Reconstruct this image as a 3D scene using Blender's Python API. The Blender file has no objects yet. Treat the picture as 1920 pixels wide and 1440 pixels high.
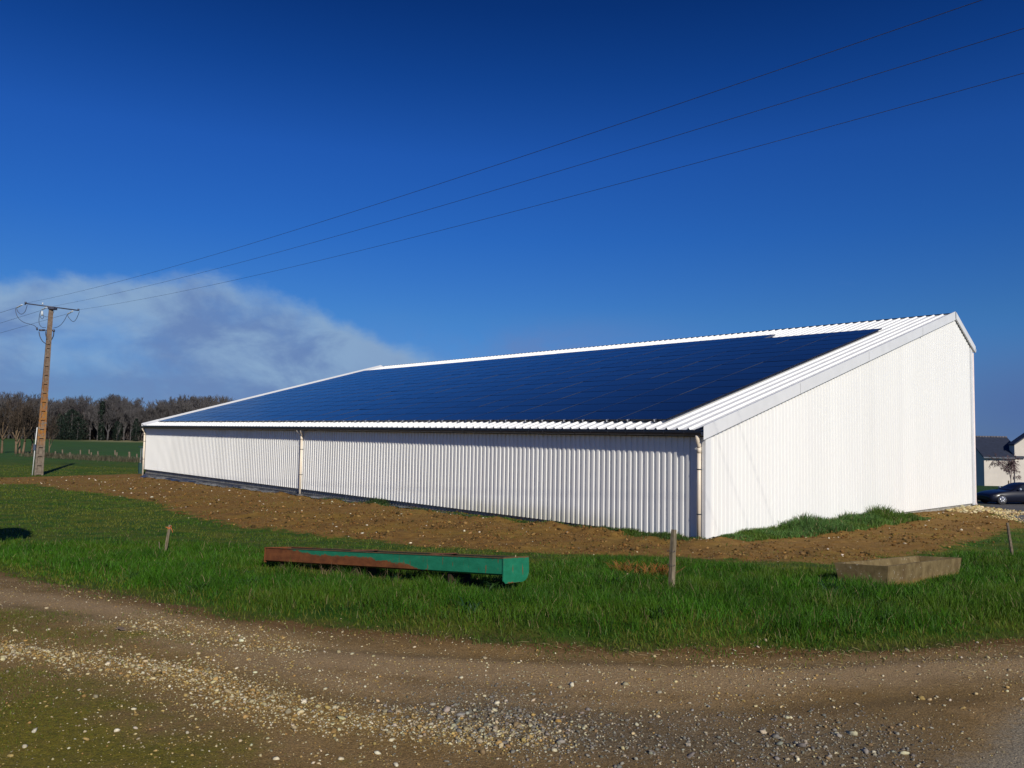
import bpy, bmesh, math, random
import numpy as np
from mathutils import Vector, Matrix
random.seed(7); rng = np.random.default_rng(7)
scene = bpy.context.scene
COL = scene.collection
rad = math.radians

# ------------------------------------------------------------------ camera
CAMZ = 2.469; FPX = 1492.2
cr = np.array([0.99984382, -0.00114449, 0.01763579])
cu = np.array([-0.01767288, -0.0647497, 0.99774503])
cw = np.array([0., 0.99790088, 0.06475982])
cam = bpy.data.cameras.new('camera'); camo = bpy.data.objects.new('camera', cam); COL.objects.link(camo)
M = Matrix(((cr[0], cu[0], -cw[0], 0), (cr[1], cu[1], -cw[1], 0), (cr[2], cu[2], -cw[2], CAMZ), (0, 0, 0, 1)))
camo.matrix_world = M
cam.sensor_width = 36; cam.lens = FPX / 1920 * 36; cam.clip_start = .1; cam.clip_end = 6000
scene.camera = camo
scene.render.resolution_x = 1024; scene.render.resolution_y = 768
C0 = np.array([0, 0, CAMZ])

# ------------------------------------------------------------------ numeric noise + terrain
def _h(ix, iy, s):
    n = (ix.astype(np.int64) * 374761393 + iy.astype(np.int64) * 668265263 + s * 1442695041) & 0x7fffffff
    n = ((n ^ (n >> 13)) * 1274126177) & 0x7fffffff
    n = n ^ (n >> 16)
    return (n & 0xffff) / 65535.0
def vnoise(x, y, s=0):
    x = np.asarray(x, float); y = np.asarray(y, float)
    ix = np.floor(x).astype(np.int64); iy = np.floor(y).astype(np.int64); fx = x - ix; fy = y - iy
    fx = fx * fx * (3 - 2 * fx); fy = fy * fy * (3 - 2 * fy)
    a = _h(ix, iy, s); b = _h(ix + 1, iy, s); c = _h(ix, iy + 1, s); d = _h(ix + 1, iy + 1, s)
    return (a + (b - a) * fx) * (1 - fy) + (c + (d - c) * fx) * fy
def fbm(x, y, s=0, o=4):
    t = 0; a = .5
    for i in range(o):
        t = t + a * vnoise(x * 2**i + 13.7 * i, y * 2**i - 7.1 * i, s + i); a *= .5
    return t / (1 - .5**o)
def sst(a, b, x):
    t = np.clip((np.asarray(x, float) - a) / (b - a), 0, 1); return t * t * (3 - 2 * t)
sb_, cb_ = math.sin(math.radians(42.606)), math.cos(math.radians(42.606))
def H0(x, y):
    """large-scale terrain height"""
    x = np.asarray(x, float); y = np.asarray(y, float)
    by_ = np.clip(-sb_ * (x - 4.803) + cb_ * (y - 19.755), 0, 60)
    z = -0.09 - 0.40 * (np.clip(by_ / 40, 0, 1)) ** .8
    t = (16.6 - y) / 1.2; z = z + .1 * 1.2 * np.where(t > 20, t, np.log1p(np.exp(np.clip(t, -30, 20))))      # bank falling away from the track
    t2 = (7.6 - y) / .8; z = z - .1 * .8 * np.where(t2 > 20, t2, np.log1p(np.exp(np.clip(t2, -30, 20))))     # level track
    wr = sst(13.5, 22, x)
    z = z - wr * (0.15 * sst(24, 29, y) + 1.15 * sst(29, 50, y) + 1.35 * sst(50, 96, y) + 1.0 * sst(96, 240, y))
    z = z - 0.10 * sst(60, 240, y) * (1 - wr)
    return z
def gp(px, py, z=None, off=0.):
    d = cw * FPX + cr * (px - 960) + cu * (720 - py)
    zz = -.1 if z is None else z
    for i in range(80):
        P = C0 + d * (zz - CAMZ) / d[2]
        if z is not None: break
        zz = .5 * zz + .5 * (float(H0(P[0], P[1])) + off)
    return P
def at(px, py, Y):
    d = cw * FPX + cr * (px - 960) + cu * (720 - py)
    return C0 + d * (Y / d[1])

# ------------------------------------------------------------------ building frame
BYAW = rad(42.606); CBX, CBY = 4.803, 19.755
cb, sb = math.cos(BYAW), math.sin(BYAW)
def b2w(x, y): return (CBX + cb * x - sb * y, CBY + sb * x + cb * y)
def w2b(X, Y): return (cb * (X - CBX) + sb * (Y - CBY), -sb * (X - CBX) + cb * (Y - CBY))

# ------------------------------------------------------------------ helpers
def tag(o, label=None, cat=None, group=None, kind=None):
    if label: o['label'] = label
    if cat: o['category'] = cat
    if group: o['group'] = group
    if kind: o['kind'] = kind
    return o
def empty(name, loc, rz=0, label=None, cat=None, group=None):
    o = bpy.data.objects.new(name, None); COL.objects.link(o); o.location = loc; o.rotation_euler = (0, 0, rz)
    o.empty_display_size = .2
    return tag(o, label, cat, group)
def link(name, me, mats, parent=None, loc=None):
    if mats:
        for m in (mats if isinstance(mats, (list, tuple)) else [mats]): me.materials.append(m)
    o = bpy.data.objects.new(name, me); COL.objects.link(o)
    if parent: o.parent = parent
    if loc is not None: o.location = loc
    return o
class MB:
    def __init__(s): s.v = []; s.f = []; s.m = []; s.sm = []
    def quad(s, a, b, c, d, m=0): n = len(s.v); s.v += [a, b, c, d]; s.f.append((n, n+1, n+2, n+3)); s.m.append(m); s.sm.append(False)
    def box(s, x0, x1, y0, y1, z0, z1, m=0, T=None):
        P = [(x0,y0,z0),(x1,y0,z0),(x1,y1,z0),(x0,y1,z0),(x0,y0,z1),(x1,y0,z1),(x1,y1,z1),(x0,y1,z1)]
        s.hexa(P, m, T)
    def hexa(s, P, m=0, T=None):
        if T is not None: P = [tuple(T @ Vector(p)) for p in P]
        n = len(s.v); s.v += P
        for f in ((0,3,2,1),(4,5,6,7),(0,1,5,4),(1,2,6,5),(2,3,7,6),(3,0,4,7)): s.f.append(tuple(n+i for i in f)); s.m.append(m); s.sm.append(False)
    def tube(s, pts, r, k=8, m=0, caps=True, smooth=True):
        pts = [Vector(p) for p in pts]; R = r if hasattr(r, '__len__') else [r] * len(pts)
        n0 = len(s.v); up = None
        for i, p in enumerate(pts):
            t = (pts[min(i+1, len(pts)-1)] - pts[max(i-1, 0)])
            t = t.normalized() if t.length > 1e-9 else Vector((0,0,1))
            if up is None: up = t.orthogonal().normalized()
            up = (up - t * up.dot(t));
            up = up.normalized() if up.length > 1e-6 else t.orthogonal().normalized()
            w = t.cross(up)
            for j in range(k):
                a = 2 * math.pi * j / k
                s.v.append(tuple(p + (up * math.cos(a) + w * math.sin(a)) * R[i]))
        for i in range(len(pts)-1):
            for j in range(k):
                a = n0 + i*k + j; b = n0 + i*k + (j+1) % k
                s.f.append((a, b, b+k, a+k)); s.m.append(m); s.sm.append(smooth)
        if caps:
            s.f.append(tuple(n0 + j for j in range(k))[::-1]); s.m.append(m); s.sm.append(False)
            e = n0 + (len(pts)-1)*k; s.f.append(tuple(e + j for j in range(k))); s.m.append(m); s.sm.append(False)
    def extrude(s, prof, A, B, m=0, closed=False, caps=False):
        """prof: list of 3-vectors offset; swept from offset A to B"""
        n0 = len(s.v); n = len(prof)
        for off in (A, B):
            for p in prof: s.v.append(tuple(Vector(p) + Vector(off)))
        for i in range(n if closed else n-1):
            j = (i+1) % n; s.f.append((n0+i, n0+j, n0+n+j, n0+n+i)); s.m.append(m); s.sm.append(False)
        if caps:
            s.f.append(tuple(range(n0, n0+n))[::-1]); s.m.append(m); s.sm.append(False)
            s.f.append(tuple(range(n0+n, n0+2*n))); s.m.append(m); s.sm.append(False)
    def mesh(s, name):
        me = bpy.data.meshes.new(name); me.from_pydata(s.v, [], s.f)
        me.polygons.foreach_set('material_index', s.m); me.polygons.foreach_set('use_smooth', s.sm); me.update(); return me
    def build(s, name, mats, parent=None, loc=None): return link(name, s.mesh(name), mats, parent, loc)
def npmesh(name, V, counts, idx, cols=None, cname='tint', smooth=False):
    me = bpy.data.meshes.new(name)
    V = np.ascontiguousarray(V, np.float32); me.vertices.add(len(V)); me.vertices.foreach_set('co', V.ravel())
    idx = np.ascontiguousarray(idx, np.int32).ravel(); me.loops.add(len(idx)); me.loops.foreach_set('vertex_index', idx)
    counts = np.asarray(counts, np.int32); me.polygons.add(len(counts))
    st = np.zeros(len(counts), np.int32); st[1:] = np.cumsum(counts)[:-1]
    me.polygons.foreach_set('loop_start', st)
    if smooth: me.polygons.foreach_set('use_smooth', np.ones(len(counts), bool))
    me.update(calc_edges=True)
    if cols is not None:
        for cn, cc in (cols.items() if isinstance(cols, dict) else [(cname, cols)]):
            a = me.attributes.new(cn, 'FLOAT_COLOR', 'POINT')
            a.data.foreach_set('color', np.ascontiguousarray(cc, np.float32).ravel())
    return me

# ------------------------------------------------------------------ materials
class N:
    def __init__(s, name):
        s.m = bpy.data.materials.new(name); s.m.use_nodes = True; s.nt = s.m.node_tree; s.nt.nodes.clear()
        s.out = s.n('ShaderNodeOutputMaterial'); s.b = s.n('ShaderNodeBsdfPrincipled'); s.l(s.b.outputs[0], s.out.inputs[0])
    def n(s, t, **k):
        x = s.nt.nodes.new(t)
        for a, b in k.items(): setattr(x, a, b)
        return x
    def l(s, a, b): s.nt.links.new(a, b)
    def put(s, inp, v):
        if v is None: return
        if hasattr(v, 'node'): s.l(v, inp)
        else:
            if isinstance(v, (tuple, list)) and len(v) == 3 and inp.type == 'RGBA': v = (*v, 1)
            inp.default_value = v
    def coord(s, which='Object'): return s.n('ShaderNodeTexCoord').outputs[which]
    def mapping(s, vec, scale=(1,1,1), loc=(0,0,0), rot=(0,0,0)):
        x = s.n('ShaderNodeMapping'); s.l(vec, x.inputs[0]); x.inputs['Scale'].default_value = scale; x.inputs['Location'].default_value = loc; x.inputs['Rotation'].default_value = rot
        return x.outputs[0]
    def noise(s, vec, sc=5, det=4, rough=.55, dist=0, out=0):
        x = s.n('ShaderNodeTexNoise'); s.l(vec, x.inputs['Vector']); x.inputs['Scale'].default_value = sc
        x.inputs['Detail'].default_value = det; x.inputs['Roughness'].default_value = rough; x.inputs['Distortion'].default_value = dist
        return x.outputs[out]
    def voro(s, vec, sc=5, feature='F1', out='Distance', rnd=1):
        x = s.n('ShaderNodeTexVoronoi', feature=feature); s.l(vec, x.inputs['Vector']); x.inputs['Scale'].default_value = sc; x.inputs['Randomness'].default_value = rnd
        return x.outputs[out]
    def math(s, op, a, b=0., c=None, clamp=False):
        x = s.n('ShaderNodeMath', operation=op, use_clamp=clamp); s.put(x.inputs[0], a); s.put(x.inputs[1], b)
        if c is not None: s.put(x.inputs[2], c)
        return x.outputs[0]
    def ramp(s, f, lo, hi, a=0., b=1.):
        x = s.n('ShaderNodeMapRange', interpolation_type='SMOOTHSTEP'); s.put(x.inputs[0], f)
        for i, v in enumerate((lo, hi, a, b)): s.put(x.inputs[i+1], v)
        return x.outputs[0]
    def mix(s, f, a, b, mode='MIX'):
        x = s.n('ShaderNodeMix', data_type='RGBA', blend_type=mode); s.put(x.inputs[0], f); s.put(x.inputs[6], a); s.put(x.inputs[7], b)
        return x.outputs[2]
    def sep(s, v):
        x = s.n('ShaderNodeSeparateXYZ'); s.l(v, x.inputs[0]); return x.outputs
    def attr(s, name):
        x = s.n('ShaderNodeAttribute', attribute_name=name); return x
    def bump(s, h, strength=.5, dist=.02, normal=None):
        x = s.n('ShaderNodeBump'); s.put(x.inputs['Height'], h); x.inputs['Strength'].default_value = strength; x.inputs['Distance'].default_value = dist
        if normal is not None: s.l(normal, x.inputs['Normal'])
        return x.outputs[0]
    def set(s, col=None, rough=None, metal=None, normal=None, spec=None, **k):
        B = s.b.inputs
        s.put(B['Base Color'], col); s.put(B['Roughness'], rough); s.put(B['Metallic'], metal)
        if normal is not None: s.l(normal, B['Normal'])
        if spec is not None: B['Specular IOR Level'].default_value = spec
        for a, b in k.items(): s.put(B[a.replace('_', ' ')], b)
        return s.m

def m_plain(name, col, rough=.6, var=.12, sc=6, metal=0, bump=0, dirt=None, spec=.5):
    x = N(name); v = x.coord(); n = x.noise(v, sc, 5, .6)
    c = x.mix(x.ramp(n, .3, .75), tuple(a * (1 - var) for a in col), tuple(min(1, a * (1 + var)) for a in col))
    if dirt: c = x.mix(x.ramp(x.noise(v, sc * .37, 6, .7), .55, .75, 0, dirt[1]), c, dirt[0])
    return x.set(c, rough, metal, x.bump(n, .3, bump) if bump else None, spec)

def m_cladding():
    x = N('white_painted_steel'); v = x.coord(); s = x.sep(v)
    streak = x.noise(x.mapping(v, (1.3, 1.3, .12)), 1.2, 4, .6)
    c = x.mix(x.ramp(streak, .4, .75), (.83, .83, .815), (.80, .80, .79))
    # dried splash dirt near the bottom of the sheets
    low = x.ramp(x.math('ADD', s[2], x.math('MULTIPLY', x.noise(x.mapping(v, (2, 2, .5)), 1.1, 4), -.5)), -.22, .3, 1, 0)
    patch = x.math('MULTIPLY', x.math('MULTIPLY', x.ramp(s[1], 1.5, 4), x.ramp(s[1], 8, 12, 1, 0)), .8)
    c = x.mix(x.math('MULTIPLY', x.math('MULTIPLY', low, patch), .55), c, (.42, .38, .22))
    pan = x.n('ShaderNodeTexWhiteNoise', noise_dimensions='2D')
    snap = x.n('ShaderNodeVectorMath', operation='SNAP'); x.l(v, snap.inputs[0]); snap.inputs[1].default_value = (1.1, 1.1, 50)
    x.l(snap.outputs[0], pan.inputs[0])
    c = x.mix(.045, c, pan.outputs['Value'])
    return x.set(c, .42, 0, None, .4)
M_clad = m_cladding()
def m_roof():
    x = N('white_roof_sheet'); v = x.coord()
    n = x.noise(x.mapping(v, (.5, 3, .5)), 1.5, 5, .6)
    c = x.mix(x.ramp(n, .4, .8), (.84, .845, .84), (.74, .75, .75))
    return x.set(c, .5, 0, None, .4)
M_roof = m_roof()
M_trim = m_plain('white_trim', (.69, .70, .715), .38, .04, 2)
M_gutter = m_plain('dark_gutter', (.018, .022, .035), .4, .2, 3)
M_dark = m_plain('dark_closure', (.03, .035, .05), .6)
M_pvc = m_plain('sand_pvc', (.76, .66, .53), .45, .05, 3, dirt=((.45, .36, .26), .35))
M_concrete = m_plain('footing_concrete', (.30, .29, .26), .9, .25, 4, bump=.01, dirt=((.14, .13, .1), .6))
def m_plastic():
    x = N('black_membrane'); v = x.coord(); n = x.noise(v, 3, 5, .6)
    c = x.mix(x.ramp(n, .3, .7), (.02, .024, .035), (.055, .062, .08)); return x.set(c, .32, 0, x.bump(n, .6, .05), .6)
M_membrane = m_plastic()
M_alu = m_plain('aluminium', (.6, .61, .63), .35, .08, 10, metal=.9)

def m_solar():
    x = N('solar_glass'); v = x.coord(); s = x.sep(v)
    # local coords: x = up the slope, y = along the eave ; cells .167, busbars
    def lines(c, per, w):
        f = x.math('PINGPONG', x.math('DIVIDE', c, per), .5); return x.ramp(f, 0, w, 1, 0)
    l1 = lines(s[0], .166, .03); l2 = lines(s[1], .1655, .03); l3 = lines(s[0], .0332, .12)
    c = x.mix(x.math('MULTIPLY', l3, .35), (.0045, .008, .024), (.02, .03, .055))
    c = x.mix(x.math('MAXIMUM', l1, l2), c, (.012, .016, .028))
    oi = x.n('ShaderNodeObjectInfo')
    c = x.mix(.15, c, x.mix(oi.outputs['Random'], (.003, .006, .02), (.009, .015, .04)))
    return x.set(c, .12, 0, None, .22, IOR=1.36)
M_solar = m_solar()
M_pframe = m_plain('panel_frame', (.006, .008, .016), .25, .1, 3, spec=.3)

# ================================================================== GROUND
P_dirt = [(-60,896),(0,896),(120,892),(265,888),(560,925),(900,965),(1300,1008),(1345,1012),(1660,975),(1835,952),(1860,966),(1905,981),(1935,987),(1880,1008),(1800,1026),(1750,1038),(1700,1046),(1660,1060),(1560,1066),(1480,1062),(1400,1058),(1320,1053),(1200,1050),(1080,1048),(960,1043),(830,1032),(700,1022),(600,1008),(440,992),(340,965),(300,948),(220,933),(120,920),(60,909),(0,909),(-60,911)]
P_road = [(-300,1040),(0,1072),(100,1090),(250,1122),(400,1150),(560,1172),(700,1185),(850,1195),(1000,1208),(1150,1217),(1300,1220),(1500,1222),(1700,1215),(1920,1200),(2300,1175)]
P_verge_top = [(-300,985),(0,992),(130,998),(250,1006),(420,1030),(500,1045),(700,1060),(900,1075),(1020,1070),(1130,1056),(1300,1062),(1500,1085),(1600,1092),(1700,1085),(1740,1056),(1790,1040),(1850,1015),(1900,995),(1960,985),(2100,980)]
P_tarmac = [(1835,951),(1860,964),(1905,979),(1960,988),(2200,990),(2300,955),(2050,938),(1835,935)]
def poly_w(P): return np.array([gp(x, y)[:2] for x, y in P])
def inpoly(X, Y, P):
    r = np.zeros(X.shape, bool); n = len(P)
    for i in range(n):
        x0, y0 = P[i]; x1, y1 = P[(i+1) % n]
        c = ((y0 > Y) != (y1 > Y))
        with np.errstate(divide='ignore', invalid='ignore'):
            xi = (x1 - x0) * (Y - y0) / (y1 - y0 + 1e-12) + x0
        r ^= c & (X < xi)
    return r
def sdist(X, Y, P, closed=True):
    """unsigned distance to polyline"""
    d = np.full(X.shape, 1e9); n = len(P)
    for i in range(n if closed else n-1):
        a = P[i]; b = P[(i+1) % n]; e = b - a; L = e @ e + 1e-12
        t = np.clip(((X - a[0]) * e[0] + (Y - a[1]) * e[1]) / L, 0, 1)
        d = np.minimum(d, np.hypot(X - a[0] - t * e[0], Y - a[1] - t * e[1]))
    return d
W_dirt = poly_w(P_dirt)
W_road = poly_w(P_road); W_vt = poly_w(P_verge_top); W_tar = poly_w(P_tarmac)
W_roadpoly = np.vstack([W_road, [[60, 5], [60, -60], [-60, -60], [-60, 17]]])
W_verge = np.vstack([W_road, W_vt[::-1]])
def zone(X, Y, P, soft=.3, jit=.35, seed=3, fr=2.0):
    jx = (fbm(X * fr, Y * fr, seed, 5) - .5) * 2 * jit; jy = (fbm(X * fr + 50, Y * fr + 9, seed, 5) - .5) * 2 * jit
    x = X + jx; y = Y + jy
    sd = sdist(x, y, P) * np.where(inpoly(x, y, P), 1, -1)
    return np.clip(.5 + sd / soft * .5, 0, 1)
def pxline(P): return poly_w(P)
BX, BY = w2b(W_dirt[:, 0], W_dirt[:, 1])
G_lime = pxline([(-200,1195),(0,1216),(200,1236),(330,1256),(420,1290),(520,1325),(650,1352),(820,1368),(960,1380)])
G_lime2 = pxline([(250,1170),(420,1195),(520,1210)])
G_grey = pxline([(900,1330),(1060,1370),(1250,1395),(1450,1400),(1600,1400)])
P_asph = pxline([(1960,1300),(1900,1340),(1830,1375),(1790,1420),(1775,1500),(2100,1600),(2300,1300)])
P_moss = [pxline([(-300,1250),(0,1248),(180,1275),(330,1310),(470,1355),(600,1395),(760,1425),(900,1445),(1000,1560),(-400,1560)]),
          pxline([(-200,1135),(0,1140),(130,1160),(260,1178),(430,1200),(380,1222),(220,1215),(60,1200),(-200,1190)])]
def zones(X, Y):
    Z = {}
    near = (np.abs(X) < 70) & (Y > -30) & (Y < 70)
    for k, P, s, j in (('dirt', W_dirt, .4, .55), ('road', W_roadpoly, .18, .26), ('tar', W_tar, .15, .1), ('asph', P_asph, .35, .18)):
        z = np.zeros(X.shape); z[near] = zone(X[near], Y[near], P, s, j); Z[k] = z
    m = np.zeros(X.shape)
    for i, P in enumerate(P_moss): m[near] = np.maximum(m[near], zone(X[near], Y[near], P, .8, .5, 11 + i))
    Z['moss'] = m
    lime = np.exp(-(sdist(X, Y, G_lime, False) / .27) ** 2); lime = np.maximum(lime, .5 * np.exp(-(sdist(X, Y, G_lime2, False) / .3) ** 2))
    grey = np.exp(-(sdist(X, Y, G_grey, False) / .45) ** 2)
    Z['lime'] = lime; Z['grey'] = grey
    # the platform under the barn is all dirt
    bx, by = w2b(X, Y)
    Z['plat'] = ((bx > -.3) & (bx < 20) & (by > -.3) & (by < 41)).astype(float)
    return Z
def Hd(X, Y, Z=None):
    """detailed height"""
    if Z is None: Z = zones(X, Y)
    z = H0(X, Y)
    near = sst(60, 30, np.hypot(X, Y))
    d = Z['dirt']; r = Z['road']
    z = z - near * .05 * (np.exp(-((w2b(X, Y)[0] + .3) / .35) ** 2)) * (w2b(X, Y)[1] > 4) * (w2b(X, Y)[1] < 40.5) + near * (d * ((fbm(X * 1.1, Y * 1.1, 5) - .5) * .16 + (fbm(X * 4, Y * 4, 6) - .5) * .06 + .03) )
    bx, by = w2b(X, Y); z = z + (np.exp(-((bx + .75) / .28) ** 2) * (by > 2) * (by < 40.5)) * np.clip(fbm(by * .9, bx * 1.5, 15) - .42, 0, 1) * .42
    z = z + near * (1 - d) * (1 - r) * (1 - Z['tar']) * (fbm(X * .7, Y * .7, 8) - .5) * .12
    z = z + r * (fbm(X * .5, Y * .5, 9) - .5) * .05 + r * (fbm(X * 7, Y * 7, 10) - .5) * .014
    z = z + (1 - r) * .06 * near * (1 - Z['tar'])*sst(0,.6,sdist(X,Y,W_road,False))
    # slight hump of field behind the pole
    z = z + (1 - near) * (fbm(X * .05, Y * .05, 12) - .5) * .3 * sst(60, 90, Y)
    return z

def axis_pts(a, b, step, far, g=1.13):
    core = np.arange(a, b, step); lo = []; s = step; x = a
    while x > -far: s *= g; x -= s; lo.append(x)
    hi = []; s = step; x = core[-1]
    while x < far: s *= g; x += s; hi.append(x)
    return np.array(lo[::-1] + list(core) + hi)
xs = axis_pts(-13, 13, .07, 900, 1.07); ys_ = axis_pts(3.0, 22, .065, 1500, 1.045)
ys_ = ys_[ys_ > -300]
GX, GY = np.meshgrid(xs, ys_, indexing='xy')
Zn = zones(GX, GY); GZ = Hd(GX, GY, Zn)
nx_, ny_ = len(xs), len(ys_)
V = np.stack([GX, GY, GZ], -1).reshape(-1, 3)
i = np.arange(nx_ * ny_).reshape(ny_, nx_)
Q = np.stack([i[:-1, :-1], i[:-1, 1:], i[1:, 1:], i[1:, :-1]], -1).reshape(-1, 4)
z1 = np.stack([np.maximum(Zn['dirt'], Zn['plat']), Zn['road'], Zn['tar'], Zn['asph']], -1).reshape(-1, 4)
# dry / pale patches in the short grass and mown-field tint further out
pale = fbm(GX * .5, GY * .9, 21)
ff = sst(60, 80, GY)
z2 = np.stack([Zn['moss'], Zn['lime'], Zn['grey'], ff], -1).reshape(-1, 4)
def m_ground():
    x = N('ground'); g = x.n('ShaderNodeNewGeometry'); v = g.outputs['Position']
    def sepc(a):
        s = x.n('ShaderNodeSeparateColor'); x.l(a.outputs['Color'], s.inputs[0]); return (*s.outputs, a.outputs['Alpha'])
    dirt, road, tar, asph = sepc(x.attr('za')); moss, lime, grey, field = sepc(x.attr('zb'))
    nb = x.noise(v, .5, 4, .6); nm = x.noise(v, 3.2, 5, .65); nf = x.noise(v, 26, 5, .7); nff = x.noise(v, 110, 3, .7)
    # short grass
    cg = x.mix(x.ramp(nm, .3, .7), (.020, .062, .004), (.045, .105, .008))
    cg = x.mix(x.ramp(x.noise(x.mapping(v, (1, 1.6, 1)), .9, 5, .7), .40, .62, 0, .8), cg, (.105, .115, .014))
    cg = x.mix(x.ramp(nf, .45, .75, 0, .5), cg, (.016, .035, .006))
    # far field
    cf = x.mix(x.ramp(nb, .35, .65), (.032, .080, .018), (.044, .100, .022))
    cf = x.mix(x.ramp(x.noise(x.mapping(v, (.15, 1, 1)), .12, 3), .5, .7, 0, .5), cf, (.05, .065, .03))
    cg = x.mix(field, cg, cf)
    pstrip = x.n('ShaderNodeSeparateColor'); x.l(x.attr('zc').outputs['Color'], pstrip.inputs[0]); cg = x.mix(x.math('MULTIPLY', pstrip.outputs[0], .8), cg, (.30, .26, .15))
    olive = x.mix(x.ramp(nf, .35, .65), (.045, .065, .008), (.115, .092, .025)); cg = x.mix(x.ramp(x.math('ADD', pstrip.outputs[1], x.math('MULTIPLY', x.math('SUBTRACT', nm, .5), .5)), .3, .8, 0, .85), cg, olive)
    # dirt
    cd = x.mix(x.ramp(nm, .25, .75), (.155, .080, .019), (.26, .150, .042))
    cd = x.mix(x.ramp(nf, .5, .72, 0, .7), cd, (.10, .046, .010))
    cd = x.mix(x.ramp(x.noise(v, .45, 3), .45, .7, 0, .45), cd, (.25, .165, .028))
    vo = x.voro(v, 9, out='Color'); vd = x.voro(v, 9); sv = x.n('ShaderNodeSeparateColor'); x.l(vo, sv.inputs[0])
    st = x.math('MULTIPLY', x.ramp(sv.outputs[0], .965, .975), x.ramp(vd, .14, .2, 1, 0)); cd = x.mix(st, cd, (.5, .42, .28))
    # packed road
    cr_ = x.mix(x.ramp(nm, .3, .7), (.165, .110, .045), (.24, .17, .085))
    cr_ = x.mix(x.ramp(nb, .45, .65, 0, .6), cr_, (.16, .118, .060))
    cr_ = x.mix(x.ramp(nf, .5, .75, 0, .6), cr_, (.085, .055, .016))
    zcs = pstrip.outputs; sn = x.math('ADD', zcs[2], x.math('MULTIPLY', x.math('SUBTRACT', nm, .5), .5)); cr_ = x.mix(x.ramp(sn, .2, .9, 0, .75), cr_, x.mix(nf, (.26, .19, .11), (.35, .27, .17)))
    cr_ = x.mix(x.ramp(zcs[1], .25, .8, 0, .8), cr_, x.mix(nf, (.09, .05, .018), (.145, .085, .032)))
    cr_ = x.mix(x.math('MULTIPLY', x.attr('zc').outputs['Alpha'], x.ramp(nm, .3, .6, .15, .6)), cr_, (.085, .062, .028))
    v1 = x.voro(v, 75, out='Color'); d1 = x.voro(v, 75); s1 = x.n('ShaderNodeSeparateColor'); x.l(v1, s1.inputs[0])
    peb = x.math('MULTIPLY', x.ramp(s1.outputs[0], .84, .9), x.ramp(d1, .25, .4, 1, 0))
    cr_ = x.mix(x.math('MULTIPLY', peb, .75), cr_, x.mix(s1.outputs[1], (.36, .30, .16), (.24, .21, .14)))
    # gravelly bed under limestone / grey gravel
    clm = x.mix(x.ramp(nf, .35, .7), (.16, .105, .028), (.36, .27, .12))
    cr_ = x.mix(x.math('MULTIPLY', lime, .8), cr_, clm)
    cgr = x.mix(x.ramp(nf, .35, .65), (.06, .052, .038), (.15, .135, .105)); cr_ = x.mix(x.math('MULTIPLY', grey, .7), cr_, cgr)
    # moss and thin grass on the track
    cm = x.mix(x.ramp(nf, .35, .7), (.07, .080, .003), (.165, .155, .010))
    mf = x.ramp(x.math('ADD', moss, x.math('MULTIPLY', x.math('SUBTRACT', nm, .5), 1.2)), .45, .95, 0, .78)
    mf = x.math('MULTIPLY', mf, x.ramp(lime, .25, .7, 1, .1)); cr_ = x.mix(mf, cr_, cm)
    cas = x.mix(x.ramp(nff, .3, .7), (.17, .16, .13), (.24, .225, .19)); cr_ = x.mix(x.ramp(x.math('ADD', asph, x.math('MULTIPLY', x.math('SUBTRACT', nf, .5), .6)), .3, .8), cr_, cas)
    ct = x.mix(x.ramp(nff, .3, .7), (.10, .10, .105), (.15, .148, .15)); ct = x.mix(x.ramp(nb, .4, .6, 0, .4), ct, (.09, .085, .085))
    gr_ = x.ramp(nff, .34, .66, .62, 1.42); gx_ = x.n('ShaderNodeCombineColor'); [x.l(gr_, gx_.inputs[q]) for q in range(3)]; cr_ = x.mix(1, x.mix(1, cr_, gx_.outputs[0], 'MULTIPLY'), (1.16, 1.06, .92), 'MULTIPLY')
    rr = x.ramp(x.math('ADD', road, x.math('MULTIPLY', x.math('SUBTRACT', nf, .5), .5)), .35, .65)
    dd = x.ramp(x.math('ADD', dirt, x.math('MULTIPLY', x.math('SUBTRACT', nm, .5), 1.3)), .3, .75)
    c = x.mix(dd, cg, cd); c = x.mix(rr, c, cr_); c = x.mix(tar, c, ct)
    hh = x.math('ADD', x.math('MULTIPLY', nf, .6), x.math('MULTIPLY', nff, .35)); hh = x.math('ADD', hh, x.math('MULTIPLY', peb, .25))
    b = x.bump(hh, .8, .03)
    return x.set(c, .95, 0, b, .15)
nr_ = (np.abs(GX) < 40) & (GY < 60) & (GY > -20)
def nline(P, w_):
    o = np.zeros(GX.shape); o[nr_] = np.exp(-(sdist(GX[nr_], GY[nr_], pxline(P), False) / w_) ** 2); return o
W_edge = np.zeros(GX.shape); W_edge[nr_] = np.exp(-sdist(GX[nr_], GY[nr_], W_road, False) / .28)
sand = np.maximum(nline([(-100,1105),(200,1150),(400,1200),(700,1240),(1000,1262),(1300,1275),(1600,1262),(1900,1240)], .42), .7*nline([(450,1230),(700,1290),(1000,1320),(1300,1330)], .4))
rut = np.maximum(nline([(-100,1118),(200,1160),(450,1205),(760,1222),(1150,1240),(1500,1245),(1900,1225)], .11), nline([(-100,1190),(300,1228),(600,1300),(1000,1330),(1400,1332),(1800,1300)], .12))
GZ2 = GZ - .018 * rut * (.5 + vnoise(GX*1.5, GY*1.5, 77)) * Zn['road']; GZ[:] = GZ2; V[:, 2] = GZ.reshape(-1)
ps = np.stack([np.exp(-(sdist(GX, GY, pxline([(60,818.5),(130,821.5),(200,825),(256,828)]), False) / 10) ** 2), W_edge, sand, rut], -1).reshape(-1, 4)
gm = npmesh('ground', V, np.full(len(Q), 4), Q, {'za': z1, 'zb': z2, 'zc': ps}, smooth=True)
ground = link('ground', gm, m_ground()); tag(ground, kind='structure')
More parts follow.
